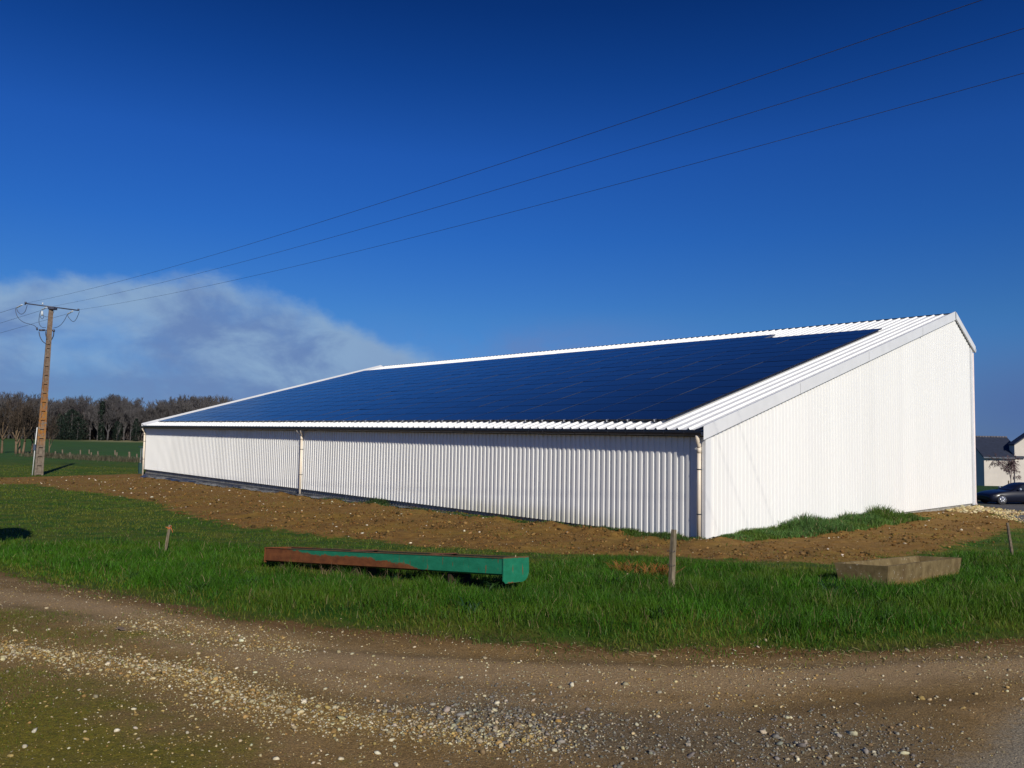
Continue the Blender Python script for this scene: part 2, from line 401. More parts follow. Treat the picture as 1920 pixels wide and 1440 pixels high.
# bilinear height lookup on the mesh
def HH(x, y):
    x = np.atleast_1d(np.asarray(x, float)); y = np.atleast_1d(np.asarray(y, float))
    ix = np.clip(np.searchsorted(xs, x) - 1, 0, nx_-2); iy = np.clip(np.searchsorted(ys_, y) - 1, 0, ny_-2)
    fx = np.clip((x - xs[ix]) / (xs[ix+1] - xs[ix]), 0, 1); fy = np.clip((y - ys_[iy]) / (ys_[iy+1] - ys_[iy]), 0, 1)
    return (GZ[iy, ix] * (1-fx) + GZ[iy, ix+1] * fx) * (1-fy) + (GZ[iy+1, ix] * (1-fx) + GZ[iy+1, ix+1] * fx) * fy
def hh1(x, y): return float(HH(x, y)[0])

# ================================================================== BARN
WL = 40.7; D = 19.26; XR = 17.23; HE = 2.694; HR = 7.604; HB = 6.421; OE = .19; OG = .12
barn = empty('metal_barn', (CBX, CBY, 0), BYAW, 'long white corrugated metal barn with solar panels covering its sloping roof', 'barn')
SL = (HR - HE) / (XR + OE)
def zr(x): return HE + (x + OE) * SL          # roof sheet plane on long slope
SB = (HR - HB) / (D + .15 - XR)
def zrb(x): return HR - (x - XR) * SB
def profile(L, p, crown, slope, depth, start=0.):
    """list of (s, d) trapezoid sheet profile along length L; d = outward"""
    pts = [(0, 0)]; s = start
    val = p - crown - 2 * slope
    while s + p <= L:
        a = s + val / 2
        pts += [(a, 0), (a + slope, depth), (a + slope + crown, depth), (a + 2*slope + crown, 0)]; s += p
    pts.append((L, 0)); return pts
PW = .187
# long wall facing the yard (outward = -x)
pr = profile(WL - .38, PW, .080, .009, .043)
mb = MB(); top = zr(0) - .05
for (s0, d0), (s1, d1) in zip(pr[:-1], pr[1:]):
    y0 = .38 + s0; y1 = .38 + s1
    mb.quad((-d0, y1 if 0 else y0, 0), (-d0, y0, top), (-d1, y1, top), (-d1, y1, 0))
mb.build('side_wall', M_clad, barn)
# gable wall (outward = -y)
mb = MB(); pr = profile(D - .30, PW, .088, .02, .036)
zt = lambda x: min(zr(x), zrb(x)) - .06
for (s0, d0), (s1, d1) in zip(pr[:-1], pr[1:]):
    x0 = .15 + s0; x1 = .15 + s1; segs = [(x0, d0), (x1, d1)]
    if x0 < XR < x1: segs.insert(1, (XR, d0 + (d1-d0) * (XR-x0)/(x1-x0)))
    for (a, da), (b, db) in zip(segs[:-1], segs[1:]):
        mb.quad((a, -da, .05), (b, -db, .05), (b, -db, zt(b)), (a, -da, zt(a)))
mb.build('gable_wall', M_clad, barn)
mb = MB(); pr = profile(D, PW, .088, .02, .036)
for (s0, d0), (s1, d1) in zip(pr[:-1], pr[1:]): mb.quad((s1, WL+d1, 0), (s0, WL+d0, 0), (s0, WL+d0, zt(s0)), (s1, WL+d1, zt(s1)))
mb.build('gable_wall', M_clad, barn)
mb = MB(); pr = profile(WL, PW, .088, .02, .036)
for (s0, d0), (s1, d1) in zip(pr[:-1], pr[1:]): mb.quad((D+d1, s1, 0), (D+d1, s1, zrb(D)-.05), (D+d0, s0, zrb(D)-.05), (D+d0, s0, 0))
mb.build('side_wall', M_clad, barn)
# corner flashings
def lflash(name, prof, z0, z1):
    mb = MB(); mb.extrude([(a, b, z0) for a, b in prof], (0,0,0), (0,0,z1 - z0)); return mb.build(name, M_trim, barn)
lflash('corner_trim', [(-.006, .42), (-.012, .05), (-.055, .05), (-.055, -.055), (.17, -.055), (.17, -.002)], -.06, zr(0) - .1)
lflash('corner_trim', [(D - .18, -.002), (D - .18, -.05), (D + .05, -.05), (D + .05, .15), (D + .0, .15)], -.02, zrb(D) - .05)
lflash('corner_trim', [(-.045, WL - .15), (-.045, WL + .05), (.15, WL + .05)], -.02, zr(0) - .1)
# footing
mb = MB(); mb.box(.06, D - .06, .04, WL - .04, -1.6, .03); mb.build('footing', M_concrete, barn)
# roof, long slope: trapezoid ribs running up the slope every .334
RP = .334
def roof_sheet(xa, za, xb, zb, nrm):
    prf = profile(WL + 2*OG - .62, RP, .03, .028, .046, .0)
    mb = MB()
    def P(x, z, y, d): return (x + nrm[0]*d, y, z + nrm[2]*d)
    y00 = -OG + .31
    for (s0, d0), (s1, d1) in zip(prf[:-1], prf[1:]):
        mb.quad(P(xa,za,y00+s1,d1), P(xa,za,y00+s0,d0), P(xb,zb,y00+s0,d0), P(xb,zb,y00+s1,d1))
    return mb
nl = Vector((-SL, 0, 1)).normalized(); nb_ = Vector((SB, 0, 1)).normalized()
mb = roof_sheet(-OE, HE, XR - .01, zr(XR - .01), nl)
rf = mb.build('roof', M_roof, barn)
mb = MB(); mb.quad((-OE+.03, -OG+.05, HE-.02), (-OE+.03, WL+OG-.05, HE-.02), (XR, WL+OG-.05, HR-.04), (XR, -OG+.05, HR-.04))   # underside lining
mb.build('roof_lining', M_trim, rf)
mb = MB(); mb.box(-.045, .03, .1, WL-.1, zr(0)-.18, zr(0)-.06); mb.build('eave_beam', M_trim, barn)
mb = MB(); n_ = roof_sheet(XR + .01, zrb(XR + .01), D + .15, HB, nb_); n_.build('roof', M_roof, barn)
# ridge capping: dark notched closure behind the rib ends and a flat strip
mb = MB()
mb.quad((XR+.0, -OG+.05, HR-.03), (XR+.0, WL+OG, HR-.03), (XR+.0, WL+OG, HR+.052), (XR+.0, -OG+.05, HR+.052))
mb.quad((XR+.003, -OG+.05, HR+.052), (XR+.003, WL+OG, HR+.052), (XR+.2, WL+OG, HR-.06), (XR+.2, -OG+.05, HR-.06))
mb.build('ridge_cap', M_gutter, barn)
# verge trims: vertical face + sloping inner strip, on both gables and both slopes
def verge(ys, sgn, x0, z0, x1, z1, nrm, face=.34, lift=.10):
    mb = MB(); yo = ys; yi = ys + sgn * .30
    def Pp(x, z, y, d): return Vector((x + nrm[0]*d, y, z + nrm[2]*d))
    a0, a1 = Pp(x0,z0,yo,lift), Pp(x1,z1,yo,lift); b0, b1 = Pp(x0,z0,yi,.004), Pp(x1,z1,yi,.004)
    c0, c1 = a0 + Vector((0,0,-face)), a1 + Vector((0,0,-face)); d0, d1 = c0 + Vector((0, sgn*.05, 0)), c1 + Vector((0, sgn*.05, 0))
    e0, e1 = a0 + Vector((0,0,-.0)), a1
    for p, q, r_, s_ in ((a0,a1,b1,b0), (c0,c1,a1,a0), (d0,d1,c1,c0)): mb.quad(tuple(p), tuple(q), tuple(r_), tuple(s_))
    return mb
zR = HR
v = verge(-OG, 1, -OE-.02, zr(-OE-.02), XR, zr(XR), nl); 
v.quad((-OE-.02, -OG, HE-.27), (-OE-.02, -OG, HE+.07), (-OE-.02, .30-OG, HE+.0), (-OE-.02, .30-OG, HE-.27)) if 0 else None
v.build('verge_trim', M_trim, barn)
verge(-OG, 1, XR, zrb(XR), D + .17, zrb(D + .17), nb_, .26).build('verge_trim', M_trim, barn)
verge(WL + OG, -1, -OE-.02, zr(-OE-.02), XR, zr(XR), nl, .34, .15).build('verge_trim', M_trim, barn)
verge(WL + OG, -1, XR, zrb(XR), D + .17, zrb(D + .17), nb_, .26).build('verge_trim', M_trim, barn)
# overlaps and a little rivet gap in the near verge
M_joint = m_plain('trim_joint', (.3, .3, .31), .6)
for xx in (4.6, 9.2, 13.8):
    mb = MB(); mb.box(xx, xx + .012, -OG - .004, -OG + .05, zr(xx) - .27, zr(xx) + .07); mb.build('verge_joint', M_joint, barn)
# gutter: half round, open top
mb = MB(); gx = -OE - .055; gz = HE - .055; prof = []
for k in range(11):
    a = math.pi * (1 + k / 10); prof.append((gx + .085 * math.cos(a), 0, gz + .095 * math.sin(a)))
prof = [(gx - .085, 0, gz + .02)] + prof + [(gx + .085, 0, gz + .035), (gx + .078, 0, gz+.035)] + [(gx + .078*math.cos(math.pi*(2-k/10)), 0, gz + .088*math.sin(math.pi*(2-k/10))) for k in range(11)] + [(gx - .078, 0, gz + .02)]
mb.extrude(prof, (0, -OG + .02, 0), (0, WL + OG - .02, 0), closed=True, caps=False)
for yy in (-OG + .02, WL + OG - .02):
    n0 = len(mb.v); pl = [(gx + .082*math.cos(math.pi*(1+k/10)), yy, gz + .09*math.sin(math.pi*(1+k/10))) for k in range(11)]
    mb.v += pl; mb.f.append(tuple(range(n0, n0+11))); mb.m.append(0); mb.sm.append(False)
gut = mb.build('gutter', M_gutter, barn)
mb = MB(); mb.box(-OE + .04, .0, -OG+.06, WL + OG-.06, HE - .17, HE - .035); mb.build('eave_closure', M_dark, barn)
mb = MB(); mb.tube([(gx + .09*math.cos(a), 0, gz + .1*math.sin(a)) for a in [math.pi*(1+k/6) for k in range(7)]], .006, 4)
gbm = mb.mesh('gutter_bracket'); gbm.materials.append(M_gutter); y = .4
while y < WL:
    o = bpy.data.objects.new('gutter_bracket', gbm); COL.objects.link(o); o.parent = gut; o.location = (0, y, 0); y += .62
mb = MB(); gxb = D + .15 + .06
mb.tube([(gxb, -OG, HB-.08), (gxb, WL+OG, HB-.08)], .075, 10); mb.build('gutter', M_trim, barn)
# small reflector disc of the gutter end and downpipes
def downpipe(y, z0, twin=False, x=-.105, side=1):
    pt = [(gx, y, gz - .08), (gx, y, gz - .16), (x - .01, y + .04*side, gz - .34), (x - .01, y + .04*side, gz - .46)]
    mb = MB(); yy = y + .04 * side
    if not twin: mb.tube([(gx, y, gz - .06), (gx - .0, y, gz - .14), (gx+.01, y+.005, gz-.19), (x - .015, yy-.01, gz - .33), (x-.01, yy, gz - .38)], .052, 12)
    else:
        mb.tube([(gx, y - .16, gz - .03), (gx, y - .14, gz - .12), (x, yy - .03, gz - .30), (x, yy, gz - .37)], .046, 10)
        mb.tube([(gx, y + .22, gz - .03), (gx, y + .20, gz - .12), (x, yy + .05, gz - .28), (x, yy, gz - .37)], .046, 10)
    mb.tube([(x, yy, gz - .36), (x, yy, z0)], .05, 14)
    mb.tube([(x, yy, gz - .37), (x, yy, gz - .52)], .056, 14)
    dp = mb.build('downpipe', M_pvc, barn)
    for zz in (1.72, .62):
        b2 = MB(); b2.tube([(x, yy, zz - .012), (x, yy, zz + .012)], .058, 14); b2.box(x, 0, yy - .012, yy + .012, zz - .01, zz + .01); b2.build('pipe_bracket', M_dark, dp)
downpipe(.06, -.03)
downpipe(WL / 2 + .05, -.32, True)
downpipe(WL - .12, -.42)
mb = MB(); mb.tube([(D + .09, -.03, HB - .2), (D + .09, -.03, .1), (D + .12, -.05, -.02), (D + .26, -.12, -.14), (D + .34, -.16, -.3)], .05, 12)
dpb = mb.build('downpipe', m_plain('pink_white_pvc', (.72, .62, .60), .45, .05), barn)
mb = MB(); mb.box(D - .35, D + .02, -.16, -.06, -.24, -.01); mb.build('drain_box', M_dark, barn)
# light-coloured little flashing scraps near the corner at eave level
mb = MB(); mb.box(-.10, -.02, .0, .02, HE - .23, HE - .13); mb.build('trim_clip', M_trim, barn)

# solar panels ----------------------------------------------------
cosl = math.cos(math.atan(SL)); ang = -math.atan(SL)
PY0 = 1.50; PC = 1.672; PU0 = .67; PU = 1.02
def panel_mesh():
    mb = MB(); w = PC - .018; h = PU - .006
    mb.box(0, h, 0, w, -.035, -.003, 1)
    e = .008
    n = len(mb.v); mb.v += [(e, e, 0), (h-e, e, 0), (h-e, w-e, 0), (e, w-e, 0)]; mb.f.append((n, n+1, n+2, n+3)); mb.m.append(0); mb.sm.append(False)
    for a in ((0,h,0,e),(0,h,w-e,w),(0,e,e,w-e),(h-e,h,e,w-e)): mb.box(a[0],a[1],a[2],a[3],-.003,.003,1)
    return mb
pm = panel_mesh().mesh('solar_panel'); pm.materials.append(M_solar); pm.materials.append(M_pframe)
cells = []
for c in range(23):
    for r_ in range(15):
        if c < 3 and r_ == 14: continue
        cells.append((c, r_))
def cell_loc(c, r_):
    u = PU0 + r_ * PU; dn = .105
    return Vector((-OE + u * cosl, PY0 + c * PC, HE + u * cosl * SL)) + nl * dn
def scr(c, r_):
    l = cell_loc(c, r_); wx, wy = b2w(l.x, l.y); d = math.hypot(wx, wy); 
    # projected area ~ (graze) / d^2
    dirv = Vector((wx, wy, l.z - CAMZ)).normalized(); nw = Vector((cb*nl.x, sb*nl.x, nl.z)); return abs(dirv.dot(nw)) / (d*d)
cells.sort(key=lambda q: -scr(*q))
Rm = Matrix.Rotation(ang, 4, 'Y')
for k, (c, r_) in enumerate(cells[:100]):
    o = bpy.data.objects.new('solar_panel', pm); COL.objects.link(o); o.parent = barn
    o.location = cell_loc(c, r_); o.rotation_euler = (random.gauss(0, .0012), ang + random.gauss(0, .0012), 0)
src = panel_mesh(); big = MB()
for c, r_ in cells[100:]:
    T = Matrix.Translation(cell_loc(c, r_)) @ Matrix.Rotation(random.gauss(0, .0012), 4, 'X') @ Matrix.Rotation(ang + random.gauss(0, .0012), 4, 'Y')
    n = len(big.v); big.v += [tuple(T @ Vector(p)) for p in src.v]; big.f += [tuple(i + n for i in f) for f in src.f]; big.m += src.m; big.sm += src.sm
o = big.build('solar_panel', [M_solar, M_pframe], barn); tag(o, kind='stuff')
# rails under the column gaps + clamps at the lower edge
mb = MB()
for c in range(1, 23):
    T = Matrix.Translation(Vector((-OE + (PU0-.03)*cosl, PY0 + c*PC - .009, HE + (PU0-.03)*cosl*SL)) + nl * .046) @ Rm
    mb.box(0, PU * (14 if c < 3 else 15) - .01, -.005, .005, 0, .0635, 0, T)
mb.build('mounting_rail', m_plain('pale_rail', (.075, .09, .13), .5), barn)
cm_ = MB(); cm_.box(-.05, .03, -.018, .018, 0, .012); cm_.box(-.05, -.03, -.018, .018, 0, .07); cm_.box(-.04, .02, -.03, .03, .06, .072)
cme = cm_.mesh('panel_clamp'); cme.materials.append(M_alu)
for c in range(23):
    for fy in (.33, 1.25):
        o = bpy.data.objects.new('panel_clamp', cme); COL.objects.link(o); o.parent = barn
        o.location = Vector((-OE + (PU0-.02)*cosl, PY0 + c*PC + fy, HE + (PU0-.02)*cosl*SL)) + nl * .046; o.rotation_euler = (0, ang, 0)

# membrane crumpled along the wall foot ---------------------------
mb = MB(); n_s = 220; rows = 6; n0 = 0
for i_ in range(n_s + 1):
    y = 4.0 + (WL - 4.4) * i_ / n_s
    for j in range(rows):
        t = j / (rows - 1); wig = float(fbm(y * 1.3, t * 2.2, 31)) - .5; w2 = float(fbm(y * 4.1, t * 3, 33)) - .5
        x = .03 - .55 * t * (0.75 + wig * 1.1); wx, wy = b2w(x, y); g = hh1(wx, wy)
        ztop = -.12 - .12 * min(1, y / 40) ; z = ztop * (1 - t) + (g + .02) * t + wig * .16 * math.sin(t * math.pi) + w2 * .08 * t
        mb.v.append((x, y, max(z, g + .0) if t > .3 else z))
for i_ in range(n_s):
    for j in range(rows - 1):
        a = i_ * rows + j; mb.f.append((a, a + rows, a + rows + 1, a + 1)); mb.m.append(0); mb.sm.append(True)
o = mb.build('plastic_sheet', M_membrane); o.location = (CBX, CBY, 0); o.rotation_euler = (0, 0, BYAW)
tag(o, 'dark plastic membrane crumpled on the soil along the foot of the barn side wall', 'plastic sheet')
#PART2
# ================================================================== POLE + WIRES
M_pole = None
def m_pole():
    x = N('pole_concrete'); v = x.coord(); s = x.sep(v); n = x.noise(v, 6, 5, .65)
    c = x.mix(x.ramp(n, .3, .7), (.12, .095, .075), (.21, .175, .14))
    l = x.math('MULTIPLY', x.ramp(s[2], 1.5, 2.6), x.ramp(s[2], 4.5, 7.5, 1, .45))
    li = x.math('MULTIPLY', l, x.ramp(x.noise(v, 4.5, 5, .7), .38, .55))
    oc = x.mix(x.ramp(x.noise(v, 9, 3), .4, .65), (.24, .085, .020), (.31, .14, .016)); oc = x.mix(x.ramp(s[2], 4, 6.5), oc, (.14, .065, .035))
    return x.set(x.mix(x.math('MULTIPLY', li, .85), c, oc), .9, 0, x.bump(n, .4, .02), .2)
pb = gp(72, 891); PX_, PY_ = pb[0], pb[1]; pz = hh1(PX_, PY_) - .05
ptop = at(96, 577, PY_)[2]; PH = ptop - pz
tilt = (at(96, 577, PY_)[0] - PX_) / PH
pole = empty('power_pole', (PX_, PY_, pz), 0, 'tall tapered concrete power pole with orange lichen and a steel crossarm', 'power pole')
mb = MB(); ryaw = rad(35)          # recessed face looks to the camera's right
cR, sR = math.cos(ryaw), math.sin(ryaw)
def PT(a, b, z): # local pole coords a along width, b depth
    return (cR * a - sR * b + tilt * z, sR * a + cR * b, z)
def wz(z): return .245 - .125 * z / PH     # half width (wide side)
def dz_(z): return .17 - .075 * z / PH
def pbox(a0, a1, b0, b1, z0, z1):
    f = lambda a, b, z: PT(a * wz(z), b * dz_(z), z)
    mb.hexa([f(a0,b0,z0), f(a1,b0,z0), f(a1,b1,z0), f(a0,b1,z0), f(a0,b0,z1), f(a1,b0,z1), f(a1,b1,z1), f(a0,b1,z1)])
pbox(-1, -.52, -1, 1, 0, PH); pbox(.52, 1, -1, 1, 0, PH)
pbox(-.52, .52, -.35, .35, 0, PH)
zc = .1; 
while zc < PH - 2.4:
    pbox(-.52, .52, -.96, -.35, zc, zc + .13); pbox(-.52, .52, .35, .96, zc, zc + .13); zc += .56
pbox(-.52, .52, -.97, -.35, PH - 2.3, PH); pbox(-.52, .52, .35, .97, PH - 2.3, PH)
mb.build('pole_shaft', m_pole(), pole)
M_steel = m_plain('dull_steel', (.07, .075, .11), .5, .15, 8, metal=.3)
M_glass = m_plain('insulator_glass', (.55, .6, .65), .15, .05, 8)
M_cable = m_plain('cable', (.035, .04, .06), .5)
def L(px, py, dY=0): P = at(px, py, PY_ + dY); return Vector((P[0] - PX_, P[1] - PY_, P[2] - pz))
aL = L(48, 569, -.75); aR = L(147, 582, .75); aM = (aL + aR) / 2
mb = MB()
adir = (aR - aL).normalized()
mb.tube([aL, aR], .045, 4); mb.tube([aL + Vector((0,0,.1)) , aL - Vector((0,0,.02))], .06, 6); mb.tube([aR + Vector((0,0,.1)), aR - Vector((0,0,.02))], .06, 6)
mb.tube([aL, aL + Vector((-.25, .35, -.02))], .035, 5)
mb.box(aM.x - .18, aM.x + .2, -.2, .2, PH - .12, PH + .03)
mb.build('crossarm', M_steel, pole)
def ins(px, py, px2, py2, dY):
    mb = MB(); a = L(px, py, dY); b = L(px2, py2, dY + .35); n = 7; pts = []; rs = []
    for k in range(n):
        t = k / (n-1); pts.append(a.lerp(b, t)); rs.append(.055 if k % 2 else .025)
    mb.tube(pts, rs, 8); mb.build('insulator', M_glass, pole)
ins(42, 571, 31, 577, -.7); ins(88, 576, 78, 581, .1); ins(137, 583, 126, 589, .85)
mb = MB(); a = L(80, 571, 0); mb.tube([a, a + Vector((0,0,.12))], .04, 8); mb.tube([L(79, 583), L(79, 588), L(78.5, 592)], [.05, .08, .05], 8); mb.build('insulator', M_glass, pole)
def jump(pts, r=.014, dY=0, name='jumper_cable'):
    P = [L(x, y, dY) for x, y in pts]; out = []
    for i_ in range(len(P) - 1):
        p0 = P[max(i_-1,0)]; p1 = P[i_]; p2 = P[i_+1]; p3 = P[min(i_+2,len(P)-1)]
        for k in range(5):
            t = k/5; out.append(.5*((2*p1)+(p2-p0)*t+(2*p0-5*p1+4*p2-p3)*t*t+(3*p1-p0-3*p2+p3)*t*t*t))
    out.append(P[-1]); mb = MB(); mb.tube(out, r, 5); mb.build(name, M_cable, pole)
jump([(31,578),(34,585),(40,589),(47,584),(51,572)], .016, -.6)
jump([(29,578),(31,590),(37,599),(46,605),(57,608),(65,611),(69,616)], .016, -.5)
jump([(126,590),(130,597),(137,603),(143,598),(149,584)], .016, .8)
jump([(126,590),(121,600),(115,608),(108,613),(100,615)], .016, .6)
jump([(76,583),(74,592),(73,602),(75,610),(80,614),(86,614)], .016, 0)
jump([(79,589),(76,594),(79,598),(82,594),(80,589)], .014, 0)
jump([(82,592),(86,594),(91,594)], .012, 0)
jump([(73,622),(75,631),(80,640),(87,645)], .025, -.2, 'cable_termination')
jump([(86,621),(86,628),(88,636)], .028, -.2, 'cable_termination')
jump([(101,622),(100,630),(96,638)], .03, .1, 'cable_termination')
jump([(102,577),(101,584),(99,589)], .012, .1)
mb = MB(); mb.tube([L(69,614,-.3), L(70,619,-.3)], .05, 6); mb.tube([L(73,619,-.25), L(84,619,-.05)], .06, 6); mb.tube([L(84,619,-.2), L(103,620,.2)], .035, 4); mb.tube([L(100.5,618,.1), L(101,622,.1)], .07, 6); mb.build('switch_bracket', M_steel, pole)
mb = MB(); bx_ = PT(-.27, .03, .0); mb.tube([PT(-.33, -.02, -.05), PT(-.29, 0, 1.9), PT(-.26, .02, 3.0)], .032, 6); mb.build('conduit', m_plain('white_conduit', (.6, .62, .62), .5), pole)
mb = MB(); b_ = PT(-.3, -.05, 1.75); mb.box(b_[0]-.07, b_[0]+.05, b_[1]-.05, b_[1]+.05, 1.6, 1.95); mb.build('meter_box', m_plain('blue_grey_box', (.06, .08, .13), .5), pole)
# conductors
att = [at(50, 568, PY_ - .75), at(100, 574, PY_), at(147, 581, PY_ + .75)]
par = []
def pxy(P):
    d = np.array(P) - C0; z = d @ cw; return 960 + FPX * (d @ cr) / z, 720 - FPX * (d @ cu) / z
WPTS = [[(100,558.7),(580,423),(560,429.5),(1240,205),(1842,0)], [(106,573),(580,457),(560,462),(1240,263),(1920,53)], [(150,582),(580,493),(1240,323),(1920,137)]]
phi = rad(136)
wl = ['uppermost thin overhead wire running from the pole crossarm across the sky', 'middle thin overhead wire running from the pole top across the sky', 'lowest thin overhead wire running from the right end of the crossarm']
wl2 = ['short wire leaving the left end of the crossarm for the left edge of the photo', 'short wire leaving the pole head for the left edge, between two others', 'short wire leaving the right end of the crossarm and passing behind the pole']
for k in range(3):
    A0 = att[k]
    def resid(v):
        o = []
        for (x, y) in WPTS[k]:
            lo, hi = 0, 60
            for _ in range(40):
                m_ = (lo + hi) / 2; P = A0 + np.array([math.sin(phi)*m_, math.cos(phi)*m_, v[0]*m_ + v[1]*m_*m_])
                if (P - C0) @ cw < 1 or pxy(P)[0] > x: hi = m_
                else: lo = m_
            o.append(pxy(P)[1] - y)
        return np.array(o)
    vv = np.array([-.05, .0006])
    for it in range(8):
        r0 = resid(vv); J = np.array([(resid(vv + [1e-4, 0]) - r0) / 1e-4, (resid(vv + [0, 1e-6]) - r0) / 1e-6]).T
        vv = vv + np.linalg.lstsq(J, -r0, rcond=None)[0]
    print('wire', k, vv, np.abs(resid(vv)).max(), A0)
    mb = MB(); pts = []
    for t in np.linspace(0, 90, 70):
        pts.append((A0[0] + math.sin(phi)*t, A0[1] + math.cos(phi)*t, A0[2] + vv[0]*t + vv[1]*t*t))
    mb.tube(pts, .0055, 5); o = mb.build('overhead_wire', M_cable); tag(o, wl[k], 'wire', 'overhead wires from the pole to the right')
    q = [((30,577),(0,586.5)), ((77,582),(0,606)), ((124,589),(0,624.5))][k]
    S_ = at(*q[0], PY_ - .75 + .75*k + .5); E_ = at(*q[1], PY_ + .5 + .75*k - .75 + (q[0][0] + 12) * .040)
    dv = E_ - S_; pts = []
    for t in np.linspace(0, 3.0 - .6 * k, 30):
        P = S_ + dv * t; P = P + np.array([0, 0, -.0 + .0 * t]); pts.append(tuple(P))
    mb = MB(); mb.tube(pts, .009, 5); o = mb.build('overhead_wire', M_cable); tag(o, wl2[k], 'wire', 'overhead wires from the pole to the left')

# ================================================================== GREEN TROUGH
def m_trough():
    x = N('rusty_green_paint'); v = x.coord(); s = x.sep(v)
    n = x.noise(x.mapping(v, (1, 1, 2)), 5, 6, .65); n2 = x.noise(v, 26, 4, .7)
    g = x.mix(x.ramp(n, .35, .7), (.012, .150, .078), (.018, .20, .108)); g = x.mix(x.ramp(n2, .62, .72, 0, .6), g, (.03, .10, .06))
    r = x.mix(x.ramp(n, .3, .7), (.105, .030, .008), (.20, .065, .018)); r = x.mix(x.ramp(n2, .5, .7, 0, .5), r, (.06, .02, .01))
    # rust climbs from the bottom edge, more of it toward the left end (local x from 0 to 5)
    edge = x.math('ADD', x.ramp(s[0], 1.9, 4.4, .19, -.03), x.ramp(s[0], .2, 1.2, .09, 0))           # rust height over length
    m = x.math('SUBTRACT', x.math('ADD', edge, x.math('MULTIPLY', x.math('SUBTRACT', n, .5), .17)), x.math('SUBTRACT', s[2], .10))
    m = x.ramp(m, 0, .02)
    rim = x.ramp(x.math('ADD', s[2], x.math('MULTIPLY', n2, .02)), .347, .356)
    vs = x.math('MULTIPLY', x.ramp(x.noise(x.mapping(v, (9, 9, 1.2)), 3, 3), .62, .66), .8)
    m = x.math('MAXIMUM', m, x.math('MULTIPLY', rim, .8)); m = x.math('MAXIMUM', m, x.math('MULTIPLY', vs, x.ramp(s[2], .1, .2)))
    return x.set(x.mix(m, g, r), x.mix(m, (.42,)*3, (.85,)*3), 0, x.bump(n2, .3, .01), .4)
def slope_mat(O, A):
    """frame with x along the ground from O to A and z on the local ground normal"""
    O = Vector(O); A = Vector(A); e = .3
    n = Vector((-(H0(O.x+e, O.y) - H0(O.x-e, O.y)) / (2*e), -(H0(O.x, O.y+e) - H0(O.x, O.y-e)) / (2*e), 1)).normalized()
    x = (A - O); x = (x - n * x.dot(n)).normalized(); y = n.cross(x)
    return Matrix(((x.x, y.x, n.x, O.x), (x.y, y.y, n.y, O.y), (x.z, y.z, n.z, O.z), (0, 0, 0, 1)))
TL = gp(497, 1028, off=.36); TRt = gp(944, 1057, off=.36)
TL = TL - np.array([0, 0, .34]); TRt = TRt - np.array([0, 0, .34])
tdir = (TRt - TL); tlen = float(np.linalg.norm(tdir)); tang = math.atan2(tdir[1], tdir[0])
print('trough len', tlen, TL, TRt, math.degrees(tang))
tr = empty('feed_trough', (0, 0, 0), 0, 'long rusty green metal feed trough lying in the grass in front of the barn', 'trough')
tr.matrix_world = slope_mat(TL, TRt)
MT = m_trough(); W2 = .48; T = .010; zb, ztop = .145, .345
zb0, zb1 = .14, .125
mb = MB(); Lt = tlen
secs = [(0, ztop), (.03, .13 + .14), (.11, zb), (W2 - .11, zb), (W2 - .03, .27), (W2, ztop)]
outer = [(0, y, z) for y, z in [(0, ztop), (.0, zb + .02), (.03, zb), (W2 - .03, zb), (W2, zb + .02), (W2, ztop)]]
inner = [(0, y, z) for y, z in [(W2 - T, ztop), (W2 - T, zb + .03), (W2 - .04, zb + T), (.04, zb + T), (T, zb + .03), (T, ztop)]]
mb.extrude(outer + inner, (.004, 0, 0), (Lt - .004, 0, 0), closed=True)
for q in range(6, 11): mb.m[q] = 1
for y0 in (-.010, W2 - .012): mb.box(0, Lt, y0, y0 + .020, ztop - .004, ztop + .006)       # folded rim
mb.build('trough_body', [MT, m_plain('trough_inside_dark', (.022, .018, .014), .9, .3, 8)], tr)  # inner faces get a near-black brown of their own
def endplate(x0, drop):
    mb = MB()
    R_ = .17
    pr2 = [(-.012, ztop + .010), (-.012, .085), (.03, .055), (.20, .06), (W2 - .10, .062)]
    for k in range(7):
        a = -math.pi/2 + k/6 * math.pi/2; pr2.append((W2 - .01 - .10 + .13*math.cos(a), .195 + .13*math.sin(a)))
    pr2.append((W2 + .012, ztop + .010))
    mb.extrude([(0, y, z) for y, z in pr2], (x0, 0, 0), (x0 + .014, 0, 0), closed=True, caps=True); return mb.build('end_plate', MT, tr)
endplate(Lt, 1)
mb = MB(); mb.box(-.014, 0, -.01, W2 + .01, zb - .01, ztop + .008); mb.build('end_plate', MT, tr)
M_rust = m_plain('rust', (.13, .045, .014), .9, .3, 12, bump=.01)
for xx in (.42 * Lt, .745 * Lt):
    mb = MB(); mb.extrude([(-.04, 0, ztop + .004), (0, 0, ztop + .018), (.04, 0, ztop + .004)], (xx, 0, 0), (xx, W2, 0), closed=True, caps=True); mb.build('cross_bar', M_rust, tr)
M_legrust = m_plain('dark_rust', (.035, .016, .009), .9, .3, 12)
for xx in (.30, .42 * Lt, Lt * .8):
    mb = MB(); mb.box(xx, xx + .05, .05, W2 - .05, -.03, zb - .003); mb.build('leg', M_legrust, tr)

